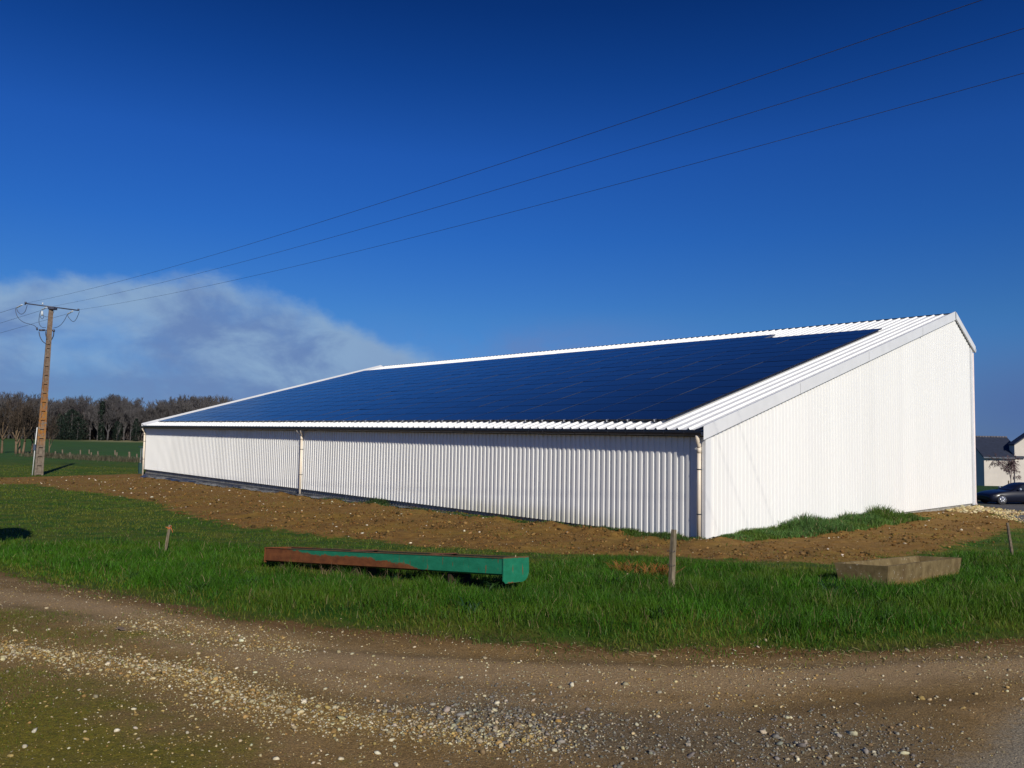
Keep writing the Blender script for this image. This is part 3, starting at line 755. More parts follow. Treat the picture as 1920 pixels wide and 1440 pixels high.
# ================================================================== CONCRETE TROUGH
def m_conc():
    x = N('old_trough_concrete'); v = x.coord(); s = x.sep(v); n = x.noise(v, 5, 6, .65); n2 = x.noise(x.mapping(v, (1, 1, .5)), 2.4, 5, .6)
    c = x.mix(x.ramp(n, .3, .7), (.115, .083, .038), (.205, .155, .075)); c = x.mix(x.ramp(n2, .5, .7, 0, .7), c, (.09, .058, .026))
    li = x.math('MULTIPLY', x.ramp(s[2], .14, .04), x.ramp(n2, .4, .6)); c = x.mix(x.math('MULTIPLY', li, .75), c, (.24, .14, .03))
    w = x.math('MULTIPLY', x.ramp(x.noise(v, 22, 3), .64, .7), .7); c = x.mix(w, c, (.38, .34, .27))
    return x.set(c, .95, 0, x.bump(n, .5, .02), .15)
h = .33; fl = .05; th = .045
q1 = gp(1667, 1062, off=h); q0 = gp(1576, 1056, off=h); q2 = gp(1805, 1046, off=h)
e1 = q2 - q1; l1 = float(np.linalg.norm(e1)) - 2*fl; e0 = q0 - q1; l0 = float(np.linalg.norm(e0)) - 2*fl; ca_ = math.atan2(e1[1], e1[0])
print('conc', l1, l0, math.degrees(ca_), math.degrees(math.atan2(e0[1], e0[0])))
ct = MB(); l0 = min(max(l0, .4), 1.0)
bt = [(0, 0, 0), (l1, 0, 0), (l1, l0, 0), (0, l0, 0)]; tp = [(-fl, -fl, h), (l1+fl, -fl, h), (l1+fl, l0+fl, h), (-fl, l0+fl, h)]
ti = [(-fl+th, -fl+th, h), (l1+fl-th, -fl+th, h), (l1+fl-th, l0+fl-th, h), (-fl+th, l0+fl-th, h)]
bi = [(th+.03, th+.03, .07), (l1-th-.03, th+.03, .07), (l1-th-.03, l0-th-.03, .07), (th+.03, l0-th-.03, .07)]
for A, B in ((bt, tp), (tp, ti), (ti, bi)):
    for k in range(4): j = (k+1) % 4; ct.quad(A[k], A[j], B[j], B[k])
ct.quad(*bi); ct.quad(*bt[::-1])
cto = ct.build('stone_trough', m_conc())
bmx = bmesh.new(); bmx.from_mesh(cto.data); bmesh.ops.remove_doubles(bmx, verts=bmx.verts, dist=1e-4); bmesh.ops.subdivide_edges(bmx, edges=bmx.edges, cuts=5, use_grid_fill=True)
for v_ in bmx.verts: v_.co.z += (fbm(v_.co.x*3, v_.co.y*3+v_.co.z*3, 41) - .5) * .02; v_.co.y += (float(fbm(v_.co.x*3+9, v_.co.z*6, 42)) - .5) * .02
bmx.to_mesh(cto.data); bmx.free()
qb = q1 - np.array([0, 0, h]); cto.matrix_world = slope_mat(qb, q2 - np.array([0, 0, h])) @ Matrix.Translation((fl, fl, .0))
tag(cto, 'weathered rectangular concrete trough standing in the grass right of the barn corner', 'trough')

# ================================================================== POSTS
M_wood = m_plain('grey_wood', (.16, .125, .085), .9, .35, 14, bump=.015)
def m_wood():
    x = N('weathered_wood'); v = x.coord(); n = x.noise(x.mapping(v, (22, 22, 1.4)), 2, 5, .6)
    c = x.mix(x.ramp(n, .3, .7), (.10, .078, .05), (.24, .20, .14)); s = x.sep(v)
    c = x.mix(x.ramp(x.noise(v, 5, 3), .5, .7, 0, .5), c, (.11, .10, .05)); return x.set(c, .9, 0, x.bump(n, .6, .01), .2)
M_wood2 = m_wood()
def wpost(base, top, r, name, label, cat='post', k=7, group=None, mat=None, square=True):
    """tapered, slightly irregular split-wood post from base to top (world points)"""
    b = Vector(base); t = Vector(top); n = 9; mb = MB(); pts = []; rs = []
    for i_ in range(n):
        f = i_ / (n-1); p = b.lerp(t, f) - b; pts.append(p + Vector(((random.random()-.5)*r*.14, (random.random()-.5)*r*.14, 0))); rs.append(r * (1.06 - .12*f) * random.uniform(.96, 1.04))
    rs[-1] *= .86
    mb.tube(pts, rs, k, smooth=False); o = mb.build(name, mat or M_wood2); o.location = b; return tag(o, label, cat, group)
b = gp(1258, 1121); b[2] = hh1(b[0], b[1]) - .06; t = at(1263, 993, b[1] + .05)
po = wpost(b, t, .040, 'fence_post', 'tallest grey wooden post, upright in front of the barn corner', 'post', 5, 'wooden posts in the grass')
mb = MB()
for zz in (.52, .36): mb.tube([(.043*math.cos(a), .043*math.sin(a), zz + .006*math.sin(3*a)) for a in np.linspace(0, 6.5, 14)], .0025, 4)
mb.build('wire_tie', M_cable, po)
b = gp(308, 1044); b[2] = hh1(b[0], b[1]) - .1; t = at(318.5, 984, b[1] + .1)
pl = wpost(b, t, .029, 'fence_post', 'short leaning wooden post with orange string tied round its top', 'post', 6, 'wooden posts in the grass')
mb = MB(); M_rope = m_plain('orange_string', (.55, .17, .05), .7)
tt = Vector(t) - Vector(b); rk = .62
for q in range(3): mb.tube([tuple(tt*.93 + Vector((.055*rk*math.cos(a), .055*rk*math.sin(a), -.013*q + .008*math.sin(2*a+q)))) for a in np.linspace(0, 6.3, 12)], .005, 5)
for pl__ in (((.04,-.04,0),(.09,-.06,-.04),(.13,-.07,-.12),(.14,-.07,-.17)), ((.03,-.04,.02),(.08,-.05,.05),(.10,-.05,.03)), ((-.03,-.04,.0),(-.08,-.05,-.01),(-.10,-.05,.01))):
    mb.tube([tuple(tt*.93 + Vector(p)*rk) for p in pl__], .0055, 5)
mb.build('orange_string', M_rope, pl)
b = gp(299.5, 1042); b[2] = hh1(b[0], b[1]) - .05; t = at(298.5, 1016, b[1])
wpost(b, t, .012, 'wooden_stake', 'thin short wooden stake left of the post with orange string', 'stake', 5)
b = gp(1900, 1049); b[2] = hh1(b[0], b[1]) - .1; t = at(1888.5, 980, b[1] + .1)
wpost(b, t, .031, 'fence_post', 'leaning grey post in the grass at the right edge of the photo', 'post', 6, 'wooden posts in the grass', M_wood)
# distant field fence posts
fp = [(104,857,846),(117.5,853,843),(131,859,848),(151,853,843.5),(167,851,843),(171,855,848),(184,855,846),(216,853,844),(219,856,848),(243,860,847),(257,862,851)]
src_p = None
fl_ = ['first from the left', 'second from the left', 'third from the left', 'fourth from the left', 'fifth from the left', 'sixth from the left', 'seventh from the left', 'eighth from the left, one of a close pair', 'ninth from the left, one of a close pair', 'thick one near the far barn corner', 'nearest to the far barn corner']
for k_, (px, yb, yt) in enumerate(fp):
    b = gp(px, yb); b[2] = hh1(b[0], b[1]) - .1
    t = at(px + random.uniform(-.6, .6), yt, b[1])
    wpost(b, t, .085 if k_ != 9 else .12, 'fence_post', 'small pale far field post, ' + fl_[k_], 'post', 5, 'pale posts of the far field fence', M_wood)
# feeder post beside the far corner
g_ = gp(262.5, 888); g_[2] = hh1(g_[0], g_[1])
fo = empty('cattle_feeder', tuple(g_), BYAW, 'narrow dark green box with a capped metal post at the far barn corner', 'feeder')
Mg = m_plain('dark_green_metal', (.02, .06, .06), .5, .15); s_ = g_[1] / FPX
mb = MB(); mb.box(-.10, .14, -.1, .1, 0, 20 * s_); mb.build('box', Mg, fo)
mb = MB(); mb.box(-.03, .0, -.03, .03, 20*s_, 49*s_); mb.box(.07, .11, -.03, .03, 20*s_, 49*s_); mb.build('post', m_plain('galvanised', (.35, .38, .4), .5, metal=.5), fo)
mb = MB(); mb.box(-.16, .2, -.14, .14, 49*s_, 50.5*s_); mb.build('cap', Mg, fo)

# ================================================================== CAR
def m_carpaint():
    x = N('dark_car_paint'); n = x.noise(x.coord(), 3, 3)
    return x.set(x.mix(n, (.006, .008, .018), (.010, .012, .026)), .35, 0, None, .25, Coat_Weight=.15, Coat_Roughness=.15)
cp = gp(1862, 944.5); caro = empty('parked_car', (cp[0], cp[1], hh1(cp[0], cp[1])), rad(4), 'dark blue saloon car parked side-on beyond the barn at the right edge', 'car')
Mc = m_carpaint(); M_tyre = m_plain('tyre', (.02, .02, .022), .85); M_rim = m_plain('wheel_rim', (.62, .64, .68), .25, .05, 5, metal=.8)
M_win = m_plain('car_glass', (.02, .025, .035), .08, .05)
# side outline, x forward = -X (nose to the left); origin at front wheel
st = [  # x, z_low, z_belt/hood, half width, roof z, roof halfwidth
 (-.74,.34,.50,.60,None,None),(-.70,.22,.60,.74,None,None),(-.58,.17,.66,.84,None,None),(-.30,.17,.75,.89,None,None),(0,.17,.82,.91,None,None),(.45,.17,.88,.92,None,None),
 (.80,.17,.92,.92,.93,.74),(1.25,.17,.94,.92,1.22,.64),(1.7,.17,.95,.92,1.40,.60),(2.2,.17,.96,.92,1.44,.60),(2.7,.17,.97,.92,1.41,.60),(3.15,.17,.98,.91,1.27,.62),(3.5,.17,.99,.90,1.08,.70),(3.75,.22,.96,.86,None,None),(3.85,.36,.90,.78,None,None)]
def ring(x, zl, zb_, hw, zr_, rw):
    zs = [(0, zl), (hw*.86, zl), (hw, zl+.12), (hw*1.01, (zl+zb_)/2), (hw*.97, zb_-.05), (hw*.90, zb_)]
    if zr_: zs += [(rw + (hw*.9-rw)*.5, zb_ + (zr_-zb_)*.5), (rw, zr_-.04), (rw*.75, zr_), (0, zr_+.01)]
    else: zs += [(hw*.8, zb_+.015), (hw*.6, zb_+.03), (hw*.4, zb_+.035), (0, zb_+.04)]
    full = [(x, -y, z) for y, z in zs] + [(x, y, z) for y, z in zs[::-1][1:-1]]
    return full
mb = MB(); rings = [ring(*s__) for s__ in st]; kk = len(rings[0])
for r_ in rings: mb.v += r_
for i_ in range(len(rings)-1):
    for j in range(kk): a = i_*kk + j; b = i_*kk + (j+1) % kk; mb.f.append((a, a+kk, b+kk, b)); mb.m.append(0); mb.sm.append(True)
mb.f.append(tuple(range(kk))); mb.m.append(0); mb.sm.append(False); mb.f.append(tuple(range((len(rings)-1)*kk, len(rings)*kk))[::-1]); mb.m.append(0); mb.sm.append(False)
mb.build('body', Mc, caro)
def sidewin(poly, name='side_window'):
    for sg in (-1, 1):
        mb = MB(); P = [(x, sg*y, z) for x, y, z in poly]; n = len(P)
        Q_ = [(x, sg*(y - .012), z) for x, y, z in poly]; mb.v += P + Q_
        mb.f.append(tuple(range(n)) if sg < 0 else tuple(range(n))[::-1]); mb.m.append(0); mb.sm.append(False)
        for i_ in range(n): j = (i_+1) % n; mb.f.append((i_, j, n+j, n+i_)); mb.m.append(0); mb.sm.append(False)
        mb.build(name, M_win, caro)
sidewin([(1.12,.815,.99),(1.86,.83,1.0),(1.86,.665,1.33),(1.55,.68,1.28)]); sidewin([(1.93,.83,1.0),(2.66,.83,1.01),(2.62,.665,1.345),(1.93,.66,1.35)])
mb = MB(); mb.quad((.86,-.62,.985),(.86,.62,.985),(1.55,.50,1.345),(1.55,-.50,1.345)); mb.quad((.84,-.66,.975),(1.53,-.53,1.335),(1.53,.53,1.335),(.84,.66,.975)); mb.build('windscreen', M_win, caro)
for sg in (-1, 1):
    mb = MB(); mb.hexa([(-.735,sg*.5,.48),(-.53,sg*.80,.50),(-.50,sg*.86,.62),(-.70,sg*.55,.58),(-.72,sg*.48,.49),(-.51,sg*.78,.51),(-.48,sg*.84,.63),(-.68,sg*.53,.59)]); mb.build('headlight', m_plain('lamp_lens', (.5, .55, .6), .1), caro)
    mb = MB(); mb.tube([(1.22, sg*.88, 1.0), (1.2, sg*1.0, 1.05), (1.2, sg*1.06, 1.05)], [.03, .075, .06], 8); mb.build('wing_mirror', M_alu if 0 else m_plain('mirror_shell', (.35, .4, .5), .3), caro)
    mb = MB(); mb.box(2.0, 2.16, sg*.935 - .008, sg*.935 + .008, .80, .82); mb.build('door_handle', M_rim, caro)
    for wx in (0, 2.78):
        mb = MB(); R_ = .335; y0 = sg*.93
        mb.tube([(wx, sg*.70, R_), (wx, sg*.72, R_), (wx, sg*.90, R_), (wx, sg*.935, R_)], [R_-.03, R_, R_, R_-.03], 28); w_ = mb.build('wheel', M_tyre, caro)
        mb = MB()
        prr = [.245, .25, .215, .205]; mb.tube([(wx, sg*.90, R_), (wx, sg*.942, R_), (wx, sg*.944, R_), (wx, sg*.91, R_)], prr, 28, caps=False)
        for k in range(5):
            a = 2*math.pi*k/5 + .3; ca1, sa1 = math.cos(a), math.sin(a); mb.tube([(wx + .03*ca1, sg*.94, R_ + .03*sa1), (wx + .225*ca1, sg*.94, R_ + .225*sa1)], [.045, .03], 5)
        mb.tube([(wx, sg*.90, R_), (wx, sg*.95, R_)], .055, 10); mb.build('rim', M_rim, w_)

# ================================================================== HOUSE
hp = gp(1846, 911.5); HD = 92.0
hx0 = at(1846, 911, HD)[0]; hz = at(1846, 911, HD)[2]; s_ = HD / FPX
M_ren = m_plain('cream_render', (.60, .55, .49), .9, .06, .8); M_slate = m_plain('slate_roof', (.025, .032, .055), .55, .2, 3)
house = empty('farmhouse', (hx0, HD, hz - .4), rad(-3), 'cream rendered house with dark slate roof beyond the barn at right', 'house')
eh = (911 - 856) * s_ + .4; rh = (911 - 820) * s_ + .4
mb = MB(); hw_ = 6.5
mb.box(0, 3.6, 0, hw_, 0, eh); mb.quad((0,0,eh),(0,hw_/2,rh),(0,hw_,eh),(0,hw_*.5,eh)); mb.build('wall', M_ren, house)
mb = MB(); 
def slab(pts, th): # roof slab with thickness
    mb.hexa([pts[0], pts[1], pts[2], pts[3]] + [(x, y, z + th) for x, y, z in pts])
slab([(-.25,-.35,eh-.18),(4.4,-.35,eh-.18),(4.4,hw_/2,rh-.1),(-.25,hw_/2,rh-.1)], .16); slab([(-.25,hw_/2,rh-.1),(4.4,hw_/2,rh-.1),(4.4,hw_+.35,eh-.18),(-.25,hw_+.35,eh-.18)], .16)
ro = mb.build('roof', M_slate, house)
mb = MB(); k = -.2
while k < 4.3: mb.tube([(k, hw_/2, rh + .04), (k + .3, hw_/2, rh + .07)], .11, 6); k += .33
mb.build('ridge_tiles', m_plain('ridge_tile', (.12, .11, .12), .8, .3, 3), ro)
mb = MB(); mb.box(-.25, 3.3, -.45, -.36, eh-.2, eh-.1); mb.build('gutter', m_plain('grey_gutter', (.12, .14, .18), .5), house)
# taller gabled wing to the right, its front just proud of the main wall
wx0 = 3.35; gw = 8.0; weh = (911-834)*s_ + .4; wrh = weh + 2.9
mb = MB(); P = [(wx0,-.15,0),(wx0+gw,-.15,0),(wx0+gw,-.15,weh),(wx0+gw/2,-.15,wrh),(wx0,-.15,weh)]
n = len(mb.v); mb.v += P + [(x, .9, z) for x, y, z in P]; mb.f += [(0,1,2,3,4),(9,8,7,6,5),(0,4,9,5),(1,6,7,2)]; mb.m += [0]*4; mb.sm += [False]*4; mb.build('wing_wall', M_ren, house)
mb = MB(); slab([(wx0-.1,-.3,weh-.05),(wx0+gw/2,-.3,wrh+.02),(wx0+gw/2,1.0,wrh+.02),(wx0-.1,1.0,weh-.05)], .16); slab([(wx0+gw/2,-.3,wrh+.02),(wx0+gw+.3,-.3,weh-.2),(wx0+gw+.3,1.0,weh-.2),(wx0+gw/2,1.0,wrh+.02)], .16); mb.build('wing_roof', M_slate, house)
# low dark hedge and grass bank before the house
b = gp(1891, 914); b[2] = hh1(b[0], b[1]); 
bb = at(1891, 912, HD - 8); wpost((bb[0], bb[1], bb[2] - .4), tuple(at(1891, 901, HD - 8)), .07, 'fence_post', 'short post standing in front of the cream house wall', 'post', 5, None, M_wood)
# grass bank before the house
mb = MB(); nn = 40
for i_ in range(nn + 1):
    for j in range(9):
        u = i_ / nn; xw = 33 + 60 * u; f = j / 8; yw = 60 + 30 * f; zt_ = at(1880, 926 - 14.5 * f, yw)[2]
        mb.v.append((xw, yw, max(zt_, -30) + (float(fbm(xw*.3, yw*.3, 55)) - .5) * .12))
for i_ in range(nn):
    for j in range(8): a = i_*9 + j; mb.f.append((a, a+9, a+10, a+1)); mb.m.append(0); mb.sm.append(True)
xg = N('bank_grass'); gv = xg.n('ShaderNodeNewGeometry').outputs['Position']; ng = xg.noise(gv, 1.2, 5, .7)
M_bank = xg.set(xg.mix(xg.ramp(ng, .3, .7), (.02, .055, .02), (.035, .08, .025)), .95, 0, xg.bump(ng, .6, .2), .1)
o = mb.build('grass_bank', M_bank); tag(o, kind='structure')

# ================================================================== STONES
def ico():
    t = (1 + 5**.5) / 2; v = np.array([(-1,t,0),(1,t,0),(-1,-t,0),(1,-t,0),(0,-1,t),(0,1,t),(0,-1,-t),(0,1,-t),(t,0,-1),(t,0,1),(-t,0,-1),(-t,0,1)], float); v /= np.linalg.norm(v[0])
    f = np.array([(0,11,5),(0,5,1),(0,1,7),(0,7,10),(0,10,11),(1,5,9),(5,11,4),(11,10,2),(10,7,6),(7,1,8),(3,9,4),(3,4,2),(3,2,6),(3,6,8),(3,8,9),(4,9,5),(2,4,11),(6,2,10),(8,6,7),(9,8,1)])
    return v, f
IV, IF = ico()
def stones(name, X, Y, S, colr, mat, sink=.25, flat=.6, zoff=None):
    n = len(X); a = rng.uniform(0, 2*np.pi, n); sc = np.stack([S * rng.uniform(.7, 1.3, n), S * rng.uniform(.6, 1.1, n), S * rng.uniform(flat*.7, flat*1.25, n)], -1)
    V = IV[None] * rng.uniform(.55, 1.3, (n, 12, 1)); tx = rng.normal(0, .35, n); 
    V = V * sc[:, None, :]; c, s = np.cos(a)[:, None], np.sin(a)[:, None]
    z = V[:, :, 2] + V[:, :, 0] * tx[:, None] * .6
    x = V[:, :, 0] * c - V[:, :, 1] * s; y = V[:, :, 0] * s + V[:, :, 1] * c
    g = HH(X, Y) if zoff is None else zoff
    W = np.stack([x + X[:, None], y + Y[:, None], z + (g + S * flat * (1 - sink) * .6)[:, None]], -1).reshape(-1, 3)
    F = (IF[None] + (np.arange(n) * 12)[:, None, None]).reshape(-1, 3)
    cc = np.repeat(colr, 12, axis=0); cc = np.concatenate([cc, np.ones((len(cc), 1))], 1)
    me = npmesh(name, W, np.full(len(F), 3), F, cc); return link(name, me, mat)
xm = N('stone'); at_ = xm.attr('tint'); vv_ = xm.n('ShaderNodeNewGeometry').outputs['Position']; nz = xm.noise(vv_, 60, 4, .6)
M_stone = xm.set(xm.mix(.35, at_.outputs['Color'], xm.mix(1, at_.outputs['Color'], xm.mix(xm.ramp(nz, .35, .65), (.45,.45,.45), (1.2,1.2,1.2)), 'MULTIPLY')), .9, 0, xm.bump(nz, .5, .01), .2)
def pick(n, cols, p):
    c = np.array(cols)[rng.choice(len(cols), n, p=p)]; return np.clip(c * rng.uniform(.7, 1.25, (n, 1)) * rng.uniform(.94, 1.06, (n, 3)), 0, .9)
CL = [(.46,.39,.23), (.54,.49,.35), (.38,.27,.10), (.26,.22,.14), (.32,.20,.07)]
# candidates over the track
Ncand = 800000; X = rng.uniform(-8.5, 8.5, Ncand); Y = rng.uniform(3.3, 10.5, Ncand)
vis = np.abs(X) < Y * .70 + .4; X = X[vis]; Y = Y[vis]; Zc = zones(X, Y)
wv = (Y / 9) ** -1.0
dens = Zc['road'] * (.50 * Zc['lime'] * (.25 + fbm(X*1.9, Y*1.9, 61)) * 2.6 + .62 * Zc['grey'] * (.3 + fbm(X*2.4, Y*2.4, 64)) + .045 + .17 * sst(.40, .62, fbm(X * 1.1, Y * 1.1, 62)) * sst(7.4, 6.2, Y)) * (1 - .6 * Zc['moss']) * (1 - Zc['asph'])
pk = rng.uniform(0, 1, len(X)) < dens * .85; X = X[pk]; Y = Y[pk]; lm = Zc['lime'][pk]; gr = Zc['grey'][pk]
S = np.exp(rng.normal(math.log(.0034), .58, len(X))); S = np.clip(S * (1 + .35 * lm + .15 * gr), .0022, .026)
c1 = pick(len(X), CL, [.28,.14,.28,.18,.12]); c2 = pick(len(X), [(.155,.145,.125),(.26,.24,.20),(.42,.37,.26),(.22,.15,.08)], [.42,.30,.18,.10])
isg = (rng.uniform(0, 1, len(X)) < gr * 1.1 / (gr + lm + .12))[:, None]
print('gravel', len(X)); o = stones('gravel', X, Y, S, np.where(isg, c2, c1), M_stone); tag(o, kind='stuff')
# larger single pale stones on the track
n = 230; X = rng.uniform(-6, 5.5, n*3); Y = rng.uniform(3.8, 7.4, n*3); Zc = zones(X, Y); k = (Zc['road'] > .9) & (rng.uniform(0,1,n*3) < .25 + .6*Zc['lime'] + .3*Zc['grey']) & (Zc['asph'] < .2); X = X[k]; Y = Y[k]
o = stones('loose_stones', X, Y, np.clip(np.exp(rng.normal(math.log(.0135), .33, len(X))), .007, .032), pick(len(X), [(.58,.52,.36),(.50,.40,.22),(.44,.40,.30)], [.5,.25,.25]), M_stone, .35); tag(o, kind='stuff')
# soil clods and scattered pale stones on the bare soil
n = 420000; X = rng.uniform(-42, 24, n); Y = rng.uniform(9, 50, n); Zc = zones(X, Y); dd = np.hypot(X, Y)
bx, by = w2b(X, Y); dn = Zc['dirt'] * np.clip((13.5 / dd) ** 1.8, 0, 1) * (.15 + .85*(fbm(X*.9, Y*.9, 71) > .42)) * (1 - ((bx > -.02) & (by > -.05)))
k = rng.uniform(0, 1, n) < dn * .8; X = X[k]; Y = Y[k]; print('clods', len(X))
cl = pick(len(X), [(.19,.10,.028),(.13,.065,.018),(.27,.16,.055),(.06,.038,.012)], [.33,.27,.18,.22]); o = stones('soil_clods', X, Y, np.clip(np.exp(rng.normal(math.log(.0135), .5, len(X))) * np.clip(np.hypot(X, Y)/16, .75, 1.5), .005, .08), cl, M_stone, .3, .7); tag(o, kind='stuff')
n = 9000; X = rng.uniform(-42, 24, n); Y = rng.uniform(9, 50, n); Zc = zones(X, Y); bx, by = w2b(X, Y)
k = (rng.uniform(0,1,n) < Zc['dirt'] * .2) & ~((bx > -.05) & (by > -.05)); X = X[k]; Y = Y[k]
o = stones('pale_stones', X, Y, np.clip(np.exp(rng.normal(math.log(.020), .45, len(X))) * np.clip(np.hypot(X, Y)/18, .7, 1.35), .008, .07), pick(len(X), [(.62,.55,.42),(.5,.40,.26)], [.7,.3]), M_stone, .3); tag(o, kind='stuff')
# rubble at the far gable corner
gcx, gcy = b2w(D, 0); n = 1500; bx = rng.uniform(-3.6, 2.6, n); by = -.12 - np.abs(rng.normal(0, .95, n)) * (.35 + .65 * sst(-3.6, 0, bx)) ; ln = np.clip((bx + 3.6) / 3.5, 0, 1)
X, Y = b2w(D + bx, by); zz = HH(X, Y) + .12 * ln * np.exp(-(by / .7) ** 2) * rng.uniform(.2, 1, n)
o = stones('rubble_pile', X, Y, np.clip(np.exp(rng.normal(math.log(.038), .5, n)), .012, .11), pick(n, [(.50,.39,.19),(.56,.48,.30),(.34,.24,.10)], [.45,.35,.2]), M_stone, .1, .6, zz); tag(o, 'heap of yellowish broken stones at the foot of the rear gable corner', 'rubble', kind='stuff')
n = 900; t_ = rng.uniform(0, 1, n); pa = gp(1835, 957); pb2 = gp(1900, 981); X = pa[0] + (pb2[0]-pa[0])*t_ + rng.normal(0, .28, n); Y = pa[1] + (pb2[1]-pa[1])*t_ + rng.normal(0, .35, n)
o = stones('pale_stones', X, Y, np.clip(np.exp(rng.normal(math.log(.035), .4, n)), .012, .10), pick(n, [(.60,.48,.24),(.5,.36,.16)], [.6,.4]), M_stone, .3); tag(o, kind='stuff')
# heap behind the car
pc = gp(1838, 939); n = 500; X = pc[0] + rng.normal(0, .5, n); Y = pc[1] + 1.5 + rng.normal(0, .5, n); rr_ = np.hypot(X - pc[0], Y - pc[1] - 1.5)
o = stones('earth_heap', X, Y, rng.uniform(.05, .13, n), pick(n, [(.22,.17,.13),(.16,.12,.09)], [.5,.5]), M_stone, .1, .7, HH(X, Y) + np.clip(.55 - .5*rr_, 0, 1) * rng.uniform(0, 1, n)); tag(o, 'small brown earth heap between the barn corner and the car nose', 'heap', kind='stuff')

# ================================================================== GRASS
def blades(name, X, Y, Hh, Wd, lean, tint, mat, yaw=None, zoff=None):
    n = len(X); a = rng.uniform(0, 2*np.pi, n) if yaw is None else yaw; la = rng.uniform(0, 2*np.pi, n)
    z0 = (HH(X, Y) if zoff is None else zoff) - .01; wx, wy = np.cos(a) * Wd * .5, np.sin(a) * Wd * .5; lx, ly = np.cos(la) * lean * Hh, np.sin(la) * lean * Hh
    V = np.empty((n, 7, 3))
    for i_, (f, w, b) in enumerate(((0, 1, 0), (.42, .9, .18), (.78, .6, .58))):
        for q, sg in enumerate((-1, 1)):
            V[:, i_*2+q, 0] = X + sg*wx*w + lx*b; V[:, i_*2+q, 1] = Y + sg*wy*w + ly*b; V[:, i_*2+q, 2] = z0 + Hh*(f - .25*b*lean)
    V[:, 6, 0] = X + lx; V[:, 6, 1] = Y + ly; V[:, 6, 2] = z0 + Hh * (1 - .35 * lean)
    base = (np.arange(n) * 7)[:, None]
    q1_ = base + np.array([0,1,3,2]); q2_ = base + np.array([2,3,5,4]); t1 = base + np.array([4,5,6])
    idx = np.concatenate([q1_, q2_, t1], 1).ravel(); counts = np.tile([4,4,3], n)
    cc = np.repeat(tint, 7, axis=0); cc = np.concatenate([cc, np.ones((len(cc), 1))], 1)
    me = npmesh(name, V.reshape(-1, 3), counts, idx, cc, smooth=True); return link(name, me, mat)
def m_blade():
    x = N('grass_blade'); a = x.attr('tint')
    x.set(a.outputs['Color'], .55, 0, None, .25)
    tr = x.n('ShaderNodeBsdfTranslucent'); x.l(a.outputs['Color'], tr.inputs[0]); mx = x.n('ShaderNodeMixShader'); mx.inputs[0].default_value = .3
    x.l(x.b.outputs[0], mx.inputs[1]); x.l(tr.outputs[0], mx.inputs[2]); x.l(mx.outputs[0], x.out.inputs[0]); return x.m
M_blade = m_blade()
def gt(n, X, Y, base, var=.3, straw=.03, yel=None):
    c = np.array(base)[None] * rng.uniform(1-var, 1+var, (n, 1)) * rng.uniform(.9, 1.1, (n, 3))
    k = .5*fbm(X*.8, Y*.8, 81)[:, None] + .5*fbm(X*3.1, Y*3.1, 82)[:, None]; c = c * (.30 + 1.5*k); yl = np.clip((fbm(X*.9+7, Y*1.1, 83)[:, None] - .48) * 5, 0, 1) * .6; c = c*(1-yl) + np.array([.09,.15,.010])*yl
    s = rng.uniform(0, 1, n) < straw; c[s] = np.array([.26,.21,.10]) * rng.uniform(.6, 1.2, (s.sum(), 1)); return c
# tall verge
n = 820000; X = rng.uniform(-15, 14, n); Y = rng.uniform(5.6, 18, n); vis = np.abs(X) < Y*.70 + 1; X, Y = X[vis], Y[vis]
zv = zone(X, Y, W_verge, .3, .3, 5); ed = sdist(X, Y, W_road, False); far_ = np.hypot(X, Y)
# exclude troughs
def inrect(X, Y, o, ang_, x0, x1, y0, y1):
    c, s = math.cos(ang_), math.sin(ang_); a = (X - o[0])*c + (Y - o[1])*s; b = -(X - o[0])*s + (Y - o[1])*c; return (a > x0) & (a < x1) & (b > y0) & (b < y1)
ex = inrect(X, Y, TL, tang, -.02, Lt+.03, -.03, W2) | inrect(X, Y, q1, ca_, -.0, l1, 0, l0)
clump = fbm(X*2.4, Y*2.4, 91); fine = fbm(X*7, Y*7, 92)
k = (rng.uniform(0, 1, len(X)) < zv * np.clip((8.5 / far_) ** 1.4, 0, 1) * (.15 + 1.35*clump**1.3)) & ~ex; X, Y, zv, ed, clump, fine = X[k], Y[k], zv[k], ed[k], clump[k], fine[k]
Hh = (.035 + .125 * sst(0, .7, ed) * zv) * (.35 + 1.2*clump) * (.6 + .8*fine) * rng.uniform(.6, 1.25, len(X))
near_ct = inrect(X, Y, q1, ca_, -.35, l1+.1, -.35, l0+.1); Hh[near_ct] *= .35; near_tr = inrect(X, Y, TL, tang, -.2, Lt+.25, -.46, .02); Hh[near_tr] *= .12
print('tall', len(X)); o = blades('tall_grass', X, Y, Hh, rng.uniform(.003, .0062, len(X)) * np.clip(np.hypot(X, Y)/8.5, 1, 2), rng.uniform(.15, .75, len(X)), gt(len(X), X, Y, (.040, .118, .005), .5, .035), M_blade); tag(o, kind='stuff')
